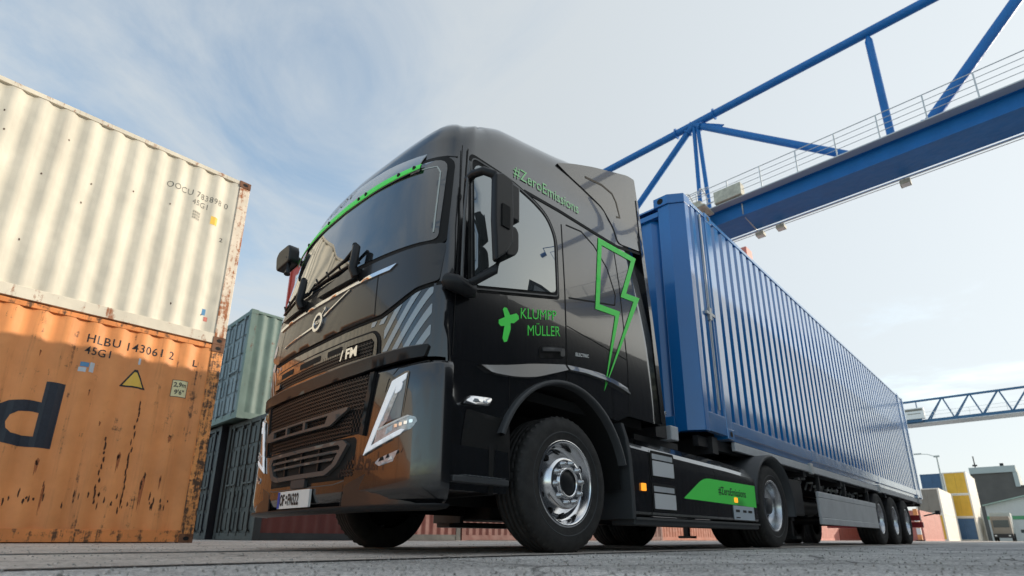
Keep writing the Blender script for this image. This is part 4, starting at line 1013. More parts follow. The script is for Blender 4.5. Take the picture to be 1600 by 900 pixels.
# ---- side: windows, gaps, trim (near and far side)
def SSm(sg):
    def f(u, z, off=0.0):
        p = SS(u, z, off); return Vector((p.x, p.y * sg, p.z))
    return f
for sg in (1, -1):
    S = SSm(sg)
    # door frame and glass
    win = [(0.40, 1.625), (1.20, 1.845), (1.185, 2.30), (1.10, 2.43), (0.95, 2.49), (0.72, 2.535), (0.36, 2.52)]
    win_o = [(0.345, 1.565), (1.245, 1.805), (1.235, 2.32), (1.13, 2.475), (0.97, 2.54), (0.72, 2.585), (0.32, 2.585)]
    cdt_panel('window_seal', rpoly(win_o, [.03, .03, .1, .1, .1, .1, .06]), S, M_['gap'], off=0.003)
    wg = cdt_panel('side_window', rpoly(win, [.04, .04, .1, .1, .1, .1, .08]), S, M_['side_glass'], off=0.008, th=0.004, step=0.15)
    strip('window_edge', rpoly([(0.372, 1.592), (1.222, 1.824), (1.21, 2.31), (1.115, 2.452), (0.96, 2.515), (0.72, 2.562), (0.338, 2.555)], [.03, .03, .1, .1, .1, .1, .06]), 0.010, S, M_['grille_bar'], closed=True, off=0.0095)
    strip('door_gap', [(1.31, 1.16), (1.32, 1.35), (1.315, 1.9), (1.29, 2.47)], 0.011, S, M_['gap'], off=0.002)
    strip('door_gap', [(0.30, 1.55), (0.29, 2.2), (0.31, 2.60)], 0.010, S, M_['gap'], off=0.002)
    strip('door_gap', [(0.72, 0.86), (0.72, 1.12), (0.75, 1.14)], 0.006, S, M_['gap'], off=0.002)
    strip('rain_channel', [(0.86, 2.555), (1.26, 2.58), (1.73, 2.59), (2.07, 2.60), (2.50, 2.69)], 0.026, S, M_['gap'], off=0.004)
    strip('corner_gap', [(0.245, 1.12), (0.25, 1.6), (0.26, 2.6)], 0.008, S, M_['gap'], off=0.002)
    # rear quarter panel outline
    strip('panel_gap', [(1.35, 2.49), (1.55, 2.52), (1.72, 2.46), (1.9, 2.32), (2.01, 2.10), (1.99, 2.0), (1.36, 1.86)], 0.012, S, M_['gap'], off=0.002)
    strip('panel_gap', [(1.33, 1.62), (2.12, 1.545)], 0.006, S, M_['gap'], off=0.002)
    strip('panel_gap', [(2.13, 1.08), (2.14, 1.5), (2.08, 2.2), (2.02, 2.56)], 0.010, S, M_['gap'], off=0.002)
    dfp = rpoly([(1.24, 3.01), (1.45, 3.12), (1.74, 3.25), (2.32, 3.47), (2.44, 3.485), (2.50, 3.05), (2.53, 2.72), (2.10, 2.64), (2.03, 2.78), (1.86, 2.90), (1.58, 2.95), (1.40, 2.975)], [.03, .05, .1, .05, .02, .02, .02, .05, .05, .05, .05, .05])
    cdt_panel('roof_deflector', dfp, S, M_['black_coat'], off=0.008, th=0.14, step=0.12)
    strip('deflector_gap', [(1.62, 3.08), (1.87, 3.13), (2.03, 3.12), (2.09, 3.06), (2.14, 2.92), (2.08, 2.90)], 0.020, S, M_['gap'], off=0.0105)
    # lettering side panel raised swoosh
    for us, zb, zt in (((.45, .55, .70, .93, 1.12, 1.30), (1.105, 1.078, 1.088, 1.13, 1.195, 1.262), (1.112, 1.135, 1.172, 1.235, 1.277, 1.312)),
                       ((1.325, 1.55, 1.75, 1.95, 2.12), (1.268, 1.285, 1.285, 1.265, 1.235), (1.315, 1.335, 1.345, 1.33, 1.30))):
        vs = []
        for i in range(21):
            u = us[0] + (us[-1] - us[0]) * i / 20; z0_, z1_ = smooth_table(u, us, zb), smooth_table(u, us, zt)
            vs += [S(u, z0_ - 0.004, -0.004), S(u, z0_, 0.030), S(u, z0_ * .5 + z1_ * .5, 0.012), S(u, z1_, -0.002)]
        mbb = MB(); mbb.add(vs, [(4 * i + j, 4 * i + 4 + j, 4 * i + 5 + j, 4 * i + 1 + j) for i in range(20) for j in (1, 2)], True); mbb.add(vs, [(4 * i, 4 * i + 4, 4 * i + 5, 4 * i + 1) for i in range(20)])
        mbb.build('sill_blade', M_['black_coat'], truck)
    # handle
    h_ = cdt_panel('door_handle_recess', [(a, b + (a - 1.01) * 0.24) for a, b in rrect(1.01, 1.30, 1.285, 1.375, 0.03)], S, M_['gap'], off=0.003)
    cdt_panel('door_handle', [(a, b + (a - 1.01) * 0.24) for a, b in rrect(1.03, 1.24, 1.335, 1.362, 0.010)], S, M_['plastic_grey'], off=0.022, th=0.012, parent=h_)
    cdt_panel('handle_lock', [(a, b + (a - 1.01) * 0.24) for a, b in rrect(1.235, 1.285, 1.300, 1.360, 0.012)], S, M_['grille_bar'], off=0.012, th=0.008, parent=h_)
    # side marker lamp
    ml_ = cdt_panel('side_turn_lamp', rpoly([(0.335, 0.845), (0.375, 0.90), (0.56, 0.915), (0.53, 0.86)], 0.012), S, M_['chrome'], off=0.016, th=0.014)
    cdt_panel('lamp_lens', [(0.40, 0.868), (0.52, 0.878), (0.535, 0.898), (0.41, 0.888)], S, M_['lamp_glass'], off=0.018, parent=ml_)
    # step wells of the door
    cdt_panel('step_well', rpoly([(0.30, 0.42), (0.735, 0.42), (0.72, 0.80), (0.36, 0.82)], 0.03), S, M_['gap'], off=0.003)
    cdt_panel('step_side_body', [(0.22, 0.34), (0.70, 0.34), (0.735, 0.42), (0.72, 0.60), (0.22, 0.60)], lambda u, z, off=0: S(u, 0.7, off - 0.006) + Vector((0, 0, z - 0.7)), M_['black_coat'], off=0.0, th=0.3)
    st = MB().box(0.28, 0.72, -sg * 1.256 - 0.0, -sg * 1.0, 0.395, 0.430).build('entry_step', M_['plastic_grey'], truck, bevel=0.006)
    for q in range(11): MB().box(0.36 + q * 0.031, 0.374 + q * 0.031, -sg * 1.262, -sg * 1.2, 0.431, 0.438).build('grip_tooth', M_['alu'], st)
    # wheel arch trim
    n = 26; vs = []
    for k in range(n + 1):
        a = math.pi * (0.885 - 0.80 * k / n)
        for (r, y) in ((ARC_R - 0.014, 1.10), (ARC_R - 0.014, 1.250), (ARC_R - 0.006, 1.260), (ARC_R + 0.016, 1.258), (ARC_R + 0.022, 1.248), (ARC_R + 0.022, 1.20)):
            vs.append((ARC_U + r * math.cos(a), -sg * y, max(0.30, ARC_Z + r * math.sin(a))))
    MB().add(vs, [(6 * i + j, 6 * i + 6 + j, 6 * i + 7 + j, 6 * i + 1 + j) for i in range(n) for j in range(5)], True).build('wheel_arch_trim', M_['plastic_grey'], truck)
    # mud flap part behind the front wheel
    vs = []
    for (u, z) in ((1.98, 0.98), (2.04, 0.86), (2.075, 0.70), (2.09, 0.45), (2.09, 0.24)):
        for y in (0.80, 1.255): vs.append((u, -sg * y, z))
        vs.append((u + 0.045, -sg * 1.255, z)); vs.append((u + 0.045, -sg * 0.8, z))
    MB().add(vs, [(4 * i + j, 4 * i + 4 + j, 4 * i + 4 + (j + 1) % 4, 4 * i + (j + 1) % 4) for i in range(4) for j in range(4)]).build('mudguard', M_['plastic_grey'], truck, bevel=0.006)
    if sg == 1:
        surf_text('#ZeroEmissions', 0.745, 2.625, 0.092, M_['pale_green'], S, off=0.007, sx=0.90, bold=0.0, rise=0.06, spacing=1.0)
        # lightning bolt outline
        bolt = [(1.755, 2.53), (1.745, 1.93), (1.90, 1.90), (1.755, 1.17), (2.20, 2.06), (2.02, 2.10), (2.30, 2.60)]
        bolt = [(1.785, 2.565), (1.70, 1.875), (1.985, 1.90), (1.775, 1.20), (2.40, 2.20), (2.18, 2.175), (2.385, 2.60)]
        def inset(pl, d):
            n = len(pl); o_ = []
            for i in range(n):
                p0, p1, p2 = Vector(pl[i - 1]), Vector(pl[i]), Vector(pl[(i + 1) % n])
                d1 = (p1 - p0).normalized(); d2 = (p2 - p1).normalized()
                n1 = Vector((-d1.y, d1.x)); n2 = Vector((-d2.y, d2.x)); b = (n1 + n2)
                b = b / max(b.length_squared / 2, 0.35) * 1.0
                o_.append((p1.x + b.x * d, p1.y + b.y * d))
            return o_
        cdt_panel('lightning_bolt', bolt, S, M_['green'], off=0.0045, step=0.06, holes=[inset(bolt, 0.056)[::-1]])
        # haulier logo: clover of four blades and two lines of lettering
        for ang, ln in ((35, .10), (118, .085), (205, .095), (255, .15)):
            a = R(ang); cx, cz = 0.71, 1.475
            dxn, dzn = math.cos(a), math.sin(a); px, pz = -dzn, dxn
            pts = [(cx - px * .015, cz - pz * .015), (cx + dxn * ln * .35 - px * .03, cz + dzn * ln * .35 - pz * .03), (cx + dxn * ln - px * .022, cz + dzn * ln - pz * .022),
                   (cx + dxn * ln * 1.12, cz + dzn * ln * 1.12), (cx + dxn * ln + px * .022, cz + dzn * ln + pz * .022), (cx + dxn * ln * .35 + px * .03, cz + dzn * ln * .35 + pz * .03), (cx + px * .015, cz + pz * .015)]
            cdt_panel('haulier_logo', pts, S, M_['green'], off=0.0042 + ang * 1e-6, step=0.05)
        surf_text('KLUMPP', 0.815, 1.525, 0.078, M_['green'], S, sx=0.96, bold=0.0, rise=0.26)
        surf_text('MÜLLER', 0.885, 1.420, 0.078, M_['green'], S, sx=0.90, bold=0.0, rise=0.26)
        surf_text('ELECTRIC', 1.42, 1.405, 0.026, M_['white'], S, sx=1.05, bold=0.001, rise=0.15)
# rear quarter: slim corner extender standing behind the cab
for sg in (1, -1):
    prof = [(2.13, 1.075), (2.68, 1.075), (2.545, 2.55), (2.50, 2.75), (2.40, 3.22), (2.30, 3.24)]
    cdt_panel('side_fairing', [(2.62, 1.06), (2.695, 1.06), (2.60, 2.0), (2.535, 2.66), (2.47, 3.25), (2.44, 3.25), (2.48, 2.60), (2.55, 2.0)], SSm(sg), M_['black_coat'], off=0.016, th=0.10, step=0.15)

# ---- mirrors
for sg in (1,):
    def P(u, v, z): return Vector((u, -sg * v, z))
    mr = MB()
    mr.tube([P(0.33, 1.235, 2.37), P(0.32, 1.30, 2.38), P(0.34, 1.38, 2.375), P(0.38, 1.435, 2.34), P(0.42, 1.44, 2.28)], [.030, .028, .028, .03, .03], 10)
    mirror = mr.build('mirror_arm', M_['plastic'], truck)
    MB().tube([P(0.30, 1.24, 1.59), P(0.33, 1.31, 1.60), P(0.43, 1.40, 1.69), P(0.47, 1.43, 1.80)], [.03, .026, .03, .03], 10).build('lower_arm', M_['plastic'], mirror)
    # long front plate of the housing
    sec = [(0.365, 2.33), (0.43, 2.365), (0.525, 2.355), (0.535, 2.10), (0.53, 1.90), (0.47, 1.80), (0.385, 1.72), (0.365, 2.0)]
    MB().prism(sec, -sg * 1.42, -sg * 1.47, 'xz').build('mirror_plate', M_['plastic'], mirror, bevel=0.014, seg=3)
    MB().box(0.42, 0.49, -sg * 1.478 if sg > 0 else 1.471, -sg * 1.471 if sg > 0 else 1.478, 1.97, 2.13).build('camera_recess', M_['gap'], mirror)
    MB().prism(rrect(0.515, 0.605, 2.075, 2.35, 0.028), -sg * 1.30, -sg * 1.455, 'xz').build('main_mirror_case', M_['plastic'], mirror, bevel=0.015)
    MB().prism(rpoly([(0.49, 1.80), (0.565, 1.82), (0.605, 1.87), (0.605, 2.01), (0.57, 2.045), (0.51, 2.0)], 0.03), -sg * 1.31, -sg * 1.445, 'xz').build('wide_mirror_case', M_['plastic'], mirror, bevel=0.015)
    MB().prism(rrect(0.605, 0.609, 2.09, 2.34, 0.002), -sg * 1.30, -sg * 1.445, 'xz').build('mirror_glass', M_['side_glass'], mirror)
    MB().tube([P(0.21, 1.22, 1.60), P(0.22, 1.275, 1.57), P(0.34, 1.285, 1.555), P(0.40, 1.24, 1.56)], [.05, .055, .05, .02], 12).build('mirror_foot', M_['plastic'], mirror)
    MB().tube([P(0.285, 1.262, 1.62), P(0.285, 1.268, 2.1), P(0.32, 1.26, 2.50)], 0.010, 6).build('window_bar', M_['grille_bar'], mirror)
# far side mirror carried high in front of the far corner
fm_ = MB().tube([(0.36, 1.16, 2.60), (0.22, 1.16, 2.66), (0.14, 1.10, 2.60), (0.12, 1.06, 2.42)], [.032, .032, .036, .03], 8).build('mirror_arm', M_['plastic'], truck)
mc_ = MB().prism(rpoly([(-0.18, -0.11), (0.14, -0.13), (0.18, 0.05), (0.12, 0.11), (-0.12, 0.11), (-0.17, 0.05)], 0.045), -0.055, 0.055, 'yz').build('mirror_case', M_['plastic'], fm_, bevel=0.02, seg=3)
mc_.location = (0.16, 1.20, 2.65); mc_.scale = (0.9, 0.9, 0.88)
MB().prism(rpoly([(-0.16, -0.12), (0.13, -0.14), (0.16, 0.05), (0.11, 0.12), (-0.12, 0.12)], 0.04), 0.056, 0.058, 'yz').build('mirror_glass', M_['side_glass'], mc_)
for ob_ in (cab,):
    for v_ in ob_.data.vertices:
        t_ = min(1.0, max(0.0, (v_.co.z - 2.72) / 0.22))
        v_.co.z += t_ * lerp_table(-v_.co.y, [-.95, -.5, .4, .72, .92], [-.08, -.05, -.035, .01, .06]) * (1 if v_.co.x < 0.7 else max(0, 1 - (v_.co.x - 0.7) / 0.8))

# ---- wheels
def wheel(parent, u, y_out, z, Rt, kind, sgn=-1, width=0.30, rim=0.295, detail=True, twin=False):
    """outer face looks toward sgn*y; origin on the outer sidewall plane"""
    w_ = bpy.data.objects.new('wheel', None); col.objects.link(w_); w_.parent = parent; w_.location = (u, y_out, z)
    w_.rotation_euler = (0, rs.uniform(0, 6.28), 0)
    s = -sgn
    def Y(h): return h * s
    W_ = width
    prof = [(rim - 0.01, 0.012), (rim + 0.012, 0.004), (rim + 0.04, 0.0), (Rt - 0.085, -0.010), (Rt - 0.045, -0.006), (Rt - 0.025, 0.004), (Rt - 0.008, 0.022), (Rt, 0.045)]
    gx = []
    for q in (0.27, 0.42, 0.58, 0.73):
        c_ = W_ * q; gx += [(Rt, c_ - 0.007), (Rt - 0.013, c_ - 0.005), (Rt - 0.013, c_ + 0.005), (Rt, c_ + 0.007)]
    prof += gx + [(Rt, W_ - 0.045), (Rt - 0.025, W_ - 0.004), (Rt - 0.085, W_ + 0.01), (rim + 0.012, W_ - 0.004), (rim - 0.01, W_ - 0.012)]
    t_ = MB().lathe([(r, Y(h)) for r, h in prof], 64); 
    for k in range(48):   # shoulder lugs
        a = 2 * math.pi * k / 48; c, sn = math.cos(a), math.sin(a); a2 = a + 0.045
        c2, s2 = math.cos(a2), math.sin(a2)
        r1, r2 = Rt - 0.03, Rt + 0.0025
        t_.add([(r1 * c, Y(0.0), r1 * sn), (r2 * c, Y(0.03), r2 * sn), (r2 * c2, Y(0.03), r2 * s2), (r1 * c2, Y(0.0), r1 * s2), (r2 * c, Y(0.085), r2 * sn), (r2 * c2, Y(0.085), r2 * s2)], [(0, 1, 2, 3), (1, 4, 5, 2)])
    t_.build('tyre', M_['rubber'], w_)
    # sidewall rings
    MB().lathe([(rim + 0.055, Y(-0.0035)), (rim + 0.060, Y(-0.0075)), (rim + 0.065, Y(-0.004))], 64).build('sidewall_ring', M_['plastic_grey'], w_)
    if kind == 'front':
        pr = [(rim + 0.004, 0.004), (rim - 0.012, -0.002), (rim - 0.022, 0.012), (rim - 0.03, 0.06), (rim - 0.055, 0.10), (rim - 0.075, 0.075), (0.185, 0.02), (0.176, 0.004), (0.165, -0.002), (0.105, -0.004), (0.100, 0.0)]
    else:
        pr = [(rim + 0.004, 0.004), (rim - 0.012, -0.002), (rim - 0.022, 0.012), (rim - 0.03, 0.08), (rim - 0.045, 0.145), (rim - 0.08, 0.165), (0.10, 0.170), (0.095, 0.175)]
    r_ = MB().lathe([(r, Y(h)) for r, h in pr], 64)
    rim_o = r_.build('rim', M_['chrome' if kind == 'front' else 'alu'], w_)
    face = -0.004 if kind == 'front' else 0.165
    if detail:
        for k in range(10):
            a = 2 * math.pi * k / 10; rr = 0.1375 if kind == 'front' else 0.15
            n_ = MB().lathe([(0.0, Y(face - 0.034)), (0.009, Y(face - 0.032)), (0.0165, Y(face - 0.026)), (0.017, Y(face - 0.004)), (0.024, Y(face)), (0.024, Y(face + 0.004))], 8, c=(rr * math.cos(a), 0, rr * math.sin(a)), smooth=True)
            n_.build('wheel_nut', M_['alu'], rim_o)
        nh = 10
        for k in range(nh):
            a = 2 * math.pi * (k + 0.5) / nh; rr = rim - 0.068 if kind == 'front' else 0.205
            yy = 0.070 if kind == 'front' else 0.163
            pts = []
            for q in range(10):
                b = 2 * math.pi * q / 10; pr_, pt = rr + 0.016 * math.cos(b), 0.024 * math.sin(b)
                pts.append((pr_ * math.cos(a) - pt * math.sin(a), Y(yy - 0.004 + (0.02 * math.cos(b) if kind == 'front' else 0)), pr_ * math.sin(a) + pt * math.cos(a)))
            MB().add(pts, [tuple(range(10))]).build('hand_hole', M_['gap'], rim_o)
        if kind == 'front':
            MB().lathe([(0.100, Y(0.0)), (0.098, Y(0.03)), (0.090, Y(0.03)), (0.086, Y(0.0)), (0.082, Y(-0.004)), (0.03, Y(-0.012)), (0, Y(-0.013))], 40).build('hub_cap', M_['plastic'], rim_o)
            MB().lathe([(0.107, Y(-0.004)), (0.105, Y(-0.014)), (0.092, Y(-0.018)), (0.088, Y(-0.006))], 40).build('hub_ring', M_['chrome'], rim_o)
        else:
            MB().lathe([(0.10, Y(0.17)), (0.095, Y(0.06)), (0.085, Y(0.045)), (0.0, Y(0.04))], 32).build('hub_cap', M_['plastic_grey'], rim_o)
    MB().lathe([(rim - 0.035, Y(0.176)), (0.0, Y(0.18))], 32).build('brake_drum', M_['gap'], w_)
    return w_
for sg in (1, -1):
    wheel(truck, 1.335, -sg * 1.215, 0.462, 0.470, 'front', sgn=-sg, width=0.27)
    wheel(truck, 5.235, -sg * 1.215, 0.475, 0.480, 'rear', sgn=-sg)
    wheel(truck, 5.235, -sg * 0.88, 0.475, 0.480, 'rear', sgn=-sg, detail=False)

# ---- chassis, skirts, rear mudguards
ch = MB()
for y in (-0.42, 0.34): ch.box(0.6, 6.15, y, y + 0.08, 0.72, 0.98)
for u in (0.9, 2.0, 3.0, 4.0, 5.6, 6.05): ch.box(u, u + 0.12, -0.36, 0.36, 0.74, 0.94)
ch.tube([(1.335, -1.05, 0.46), (1.335, 1.05, 0.46)], 0.07, 10); ch.tube([(5.25, -1.0, 0.47), (5.25, 1.0, 0.47)], 0.11, 12)
ch.box(5.0, 5.5, -0.25, 0.25, 0.3, 0.65); ch.box(0.5, 1.9, -0.6, 0.6, 0.5, 1.0)
ch.build('chassis_frame', M_['chassis'], truck)
MB().box(2.2, 4.6, -1.05, -0.45, 0.26, 0.80).box(2.2, 4.6, 0.45, 1.05, 0.26, 0.80).build('battery_box', M_['chassis'], truck, bevel=0.02)
fw_ = MB().lathe([(0.0, 1.10), (0.40, 1.10), (0.47, 1.07), (0.47, 1.02), (0.0, 1.02)], 32, c=(4.9, 0, 0), axis='z').build('fifth_wheel', M_['chassis'], truck)
# deck behind the cab with hose couplings
dk = MB().box(2.55, 3.35, -1.02, 0.9, 0.94, 1.0).build('deck_plate', M_['chassis'], truck)
MB().box(3.06, 3.20, -1.12, -0.97, 1.0, 1.14).build('valve_cabinet', M_['guard_grey'], truck, bevel=0.01)
hs = MB()
for k in range(6):
    y = -1.0 + k * 0.05; hs.tube([(2.85, y, 1.02), (2.82 + 0.02 * k, y, 1.25 + 0.02 * (k % 3)), (2.95, y + 0.02, 1.33), (3.05, y, 1.28), (3.1, y, 1.05)], 0.022, 7)
hs.box(2.8, 3.0, -1.1, -0.7, 1.0, 1.22)
hs.build('coupling_hoses', M_['chassis'], truck)
for k in range(5): MB().tube([(2.84 + k * 0.045, -1.08, 1.23), (2.85 + k * 0.045, -1.08, 1.27)], 0.017, 8).build('hose_coupling', M_['alu'], truck)
for sg in (1, -1):
    prof = [(1.20, 0.93), (1.235, 0.80), (1.25, 0.72), (1.25, 0.235), (1.22, 0.22), (1.0, 0.22)]
    # chamfered top edge: loft along u with a small fall to the rear
    mb = MB(); vs = []
    us = [2.12, 2.6, 3.2, 3.9, 4.62]
    for i, u in enumerate(us):
        drop = (0, 0.01, 0.02, 0.03, 0.05)[i]
        for (v, z) in ((1.02, 0.93 - drop), (1.12, 0.925 - drop), (1.215, 0.845 - drop * 1.3), (1.245, 0.80 - drop * 1.3), (1.25, 0.70), (1.25, 0.30), (1.24, 0.27), (1.0, 0.27)):
            vs.append((u, -sg * v, z))
    mb.add(vs, [(8 * i + j, 8 * i + 8 + j, 8 * i + 9 + j, 8 * i + 1 + j) for i in range(4) for j in range(7)])
    mb.add(vs[:8], [tuple(range(8))]); mb.add(vs[-8:], [tuple(range(7, -1, -1))])
    sk = mb.build('side_skirt', M_['black_coat'], truck, bevel=0.012)
    MB().box(2.13, 4.62, -sg * 1.246 if sg > 0 else 1.02, -sg * 1.02 if sg > 0 else 1.246, 0.195, 0.252).build('skirt_rail', M_['plastic_grey'], truck, bevel=0.012)
    MB().box(2.13, 4.62, -sg * 1.262 if sg > 0 else 1.252, -sg * 1.252 if sg > 0 else 1.262, 0.238, 0.256).build('skirt_trim', M_['grille_bar'], truck)
    K = lambda u, z, off=0.0: Vector((u, -sg * (1.25 + off), z))
    for z0, z1 in ((0.60, 0.80), (0.33, 0.53)):
        stp = cdt_panel('step_recess', rrect(2.40, 2.80, z0 - 0.02, z1 + 0.01, 0.02), K, M_['gap'], off=0.003, step=0.2)
        cdt_panel('step_face', rrect(2.43, 2.775, z0, z0 + 0.125, 0.006), K, M_['alu_paint'], off=0.012, th=0.008, parent=stp, step=0.2)
        cdt_panel('step_tread', rrect(2.43, 2.775, z0 + 0.14, z0 + 0.185, 0.006), K, M_['guard_grey'], off=0.004, parent=stp, step=0.2)
    strip('skirt_gap', [(2.385, 0.27), (2.385, 0.81)], 0.008, K, M_['gap'], off=0.002)
    strip('skirt_gap', [(3.62, 0.27), (3.62, 0.79)], 0.006, K, M_['gap'], off=0.002)
    am = cdt_panel('side_marker', rrect(2.235, 2.295, 0.465, 0.525, 0.006), K, M_['amber'], off=0.014, th=0.012, step=0.2)
    am2 = cdt_panel('side_marker', rrect(4.02, 4.08, 0.455, 0.505, 0.006), K, M_['amber'], off=0.016, th=0.012, step=0.2)
    if sg == 1:
        cdt_panel('green_flash', rpoly([(2.93, 0.44), (4.59, 0.425), (4.60, 0.66), (3.36, 0.655)], [.03, .01, .01, .12]), K, M_['green'], off=0.0045, step=0.2)
        surf_text('#ZeroEmissions', 3.66, 0.52, 0.075, M_['ink'], K, sx=0.95, off=0.0062, bold=0.001)
        ip = cdt_panel('data_plate', rrect(3.98, 4.50, 0.285, 0.425, 0.006), K, M_['pale_sticker'], off=0.007, th=0.005, step=0.2)
        for q, (a, b) in enumerate(((4.02, 4.12), (4.20, 4.29), (4.34, 4.44))): cdt_panel('plate_print', rrect(a, b, 0.36, 0.385, 0.004), K, M_['ink'], off=0.0085, parent=ip, step=0.2)
        cdt_panel('plate_print', rrect(4.02, 4.12, 0.30, 0.312, 0.003), K, M_['ink'], off=0.0085, parent=ip, step=0.2)
    n = 20; vs = []; rr0 = 0.575
    for k in range(n + 1):
        a = math.pi * (1.0 - 1.06 * k / n); u = 5.235 + rr0 * math.cos(a); z = max(0.26, 0.47 + (rr0 - 0.02) * math.sin(a))
        u2 = 5.235 + (rr0 + 0.05) * math.cos(a); z2 = max(0.26, 0.47 + (rr0 + 0.03) * math.sin(a))
        for (uu, zz, v) in ((u, z, 0.62), (u, z, 1.25), (u * .4 + u2 * .6, z * .4 + z2 * .6, 1.268), (u2, z2, 1.25), (u2, z2, 0.62)): vs.append((uu, -sg * v, zz))
    MB().add(vs, [(5 * i + j, 5 * i + 5 + j, 5 * i + 6 + j, 5 * i + 1 + j) for i in range(n) for j in range(4)], True).build('rear_mudguard', M_['plastic_grey'], truck)

# ================================================================ trailer and blue container
TX, TY = 5.36, 2.406
trailer = thing('container_semi_trailer', 'black three axle container chassis trailer carrying the long blue container', 'trailer', (TX, TY, 0))
BZ = 1.172
L45 = 13.716
tm = MB()
for y in (0.75, 1.62): tm.box(0.3, L45 - 0.1, y, y + 0.10, 0.86, BZ - 0.02)
for x in (0.35, 1.6, 3.4, 5.4, 7.2, 9.0, 10.6, 12.4, L45 - 0.3): tm.box(x, x + 0.14, 0.06, 2.38, 0.98, BZ - 0.008)
tm.box(0.1, L45 - 0.05, 0.10, 0.16, 1.04, BZ - 0.02); tm.box(0.1, L45 - 0.05, 2.28, 2.34, 1.04, BZ - 0.02)
tm.build('chassis_frame', M_['chassis'], trailer)
MB().box(0.85, L45 - 0.15, 0.012, 0.055, BZ - 0.115, BZ - 0.015).build('outer_rail', M_['guard_grey'], trailer, bevel=0.006)
for x in (3.6, 8.2, 12.9):
    MB().box(x, x + 0.12, -0.006, 0.04, BZ - 0.14, BZ + 0.02).build('twist_lock', M_['galv'], trailer, bevel=0.008)
# toolbox, landing legs, side guards, axles
MB().box(2.55, 3.45, 0.12, 0.9, 0.42, 0.92).build('tool_box', M_['chassis'], trailer, bevel=0.02)
for y in (0.35, 2.0):
    lgm = MB().box(3.55, 3.68, y, y + 0.13, 0.36, 1.0).box(3.575, 3.655, y + 0.02, y + 0.11, 0.14, 0.40).box(3.50, 3.73, y - 0.05, y + 0.17, 0.10, 0.14)
    lgm.build('landing_leg', M_['chassis'], trailer, bevel=0.006)
for y0, y1, yo in ((0.008, 0.05, 0.0), (2.39, 2.432, 2.43)):
    for z0, z1 in ((0.31, 0.405), (0.407, 0.70), (0.703, 0.79)):
        a = 0.006 if z0 > 0.4 and z0 < 0.5 else 0.0
        MB().box(3.82, 7.62, y0 + a, y1, z0, z1).build('side_guard_board', M_['guard_grey'], trailer, bevel=0.008)
gp = MB()
for x in (4.1, 5.6, 7.3):
    for y in (0.052, 2.33): gp.box(x, x + 0.06, y, y + 0.05, 0.35, 1.05)
gp.build('guard_posts', M_['chassis'], trailer)
ax0 = 8.03
for k in range(3):
    x = ax0 + 1.44 * k
    MB().tube([(x, 0.2, 0.5), (x, 2.24, 0.5)], 0.07, 12).box(x - 0.35, x + 0.1, 0.62, 0.74, 0.5, 0.88).box(x - 0.35, x + 0.1, 1.7, 1.82, 0.5, 0.88).build('axle', M_['chassis'], trailer)
    wheel(trailer, x, 0.03, 0.505, 0.515, 'rear', sgn=-1, width=0.37)
    wheel(trailer, x, 2.41, 0.505, 0.515, 'rear', sgn=1, width=0.37, detail=False)
    for y0 in (0.05, 2.05):
        vs = []; n = 10
        for q in range(n + 1):
            a = math.pi * (0.78 - 0.56 * q / n)
            for y in (y0, y0 + 0.34): vs.append((x + 0.60 * math.cos(a), y, 0.46 + 0.58 * math.sin(a)))
        MB().add(vs, [(2 * i, 2 * i + 2, 2 * i + 3, 2 * i + 1) for i in range(n)], True).build('mudguard', M_['chassis'], trailer)
# pipes, air tanks and brackets that glint in the dark under the frame
ut = MB()
rs2 = random.Random(5)
for k in range(16):
    x = 3.6 + k * 0.30 + rs2.uniform(-.05, .05); z = 0.90 + rs2.uniform(-0.03, 0.09)
    ut.box(x, x + rs2.uniform(.04, .11), 0.20, 0.25, z, z + rs2.uniform(.02, .05)); ut.tube([(x, 0.30, 0.86), (x + 0.15, 0.30, 0.98)], 0.016, 6)
ut.build('valve_brackets', M_['galv'], trailer)
MB().tube([(4.2, 0.55, 0.62), (5.3, 0.55, 0.62)], 0.13, 14).tube([(5.6, 0.55, 0.62), (6.7, 0.55, 0.62)], 0.13, 14).build('air_tank', M_['chassis'], trailer)
ub = MB().box(L45 - 0.45, L45 - 0.33, 0.05, 2.39, 0.42, 0.56).build('rear_underrun_bar', M_['red_lens'], trailer, bevel=0.006)
for y in (0.08, 2.0): MB().box(L45 - 0.50, L45 - 0.30, y, y + 0.40, 0.60, 0.74).build('tail_lamp', M_['red_lens'], trailer)
mbk = MB()
for y in (0.4, 1.9): mbk.box(L45 - 0.42, L45 - 0.34, y, y + 0.1, 0.5, 1.0)
mbk.build('lamp_brackets', M_['chassis'], trailer)
MB().tube([(L45 - 0.4, 0.0, 0.72), (L45 - 0.15, -0.28, 0.80)], 0.02, 6).box(L45 - 0.22, L45 - 0.08, -0.34, -0.24, 0.76, 0.86).build('marker_arm', M_['chassis'], trailer)

blue = thing('shipping_container', 'long deep blue container with ribbed sides riding on the trailer behind the black cab', 'container', (TX, TY, BZ))
H = 2.896; Lb = L45
bp_, bf_ = M_['blue_paint'], M_['blue_frame']
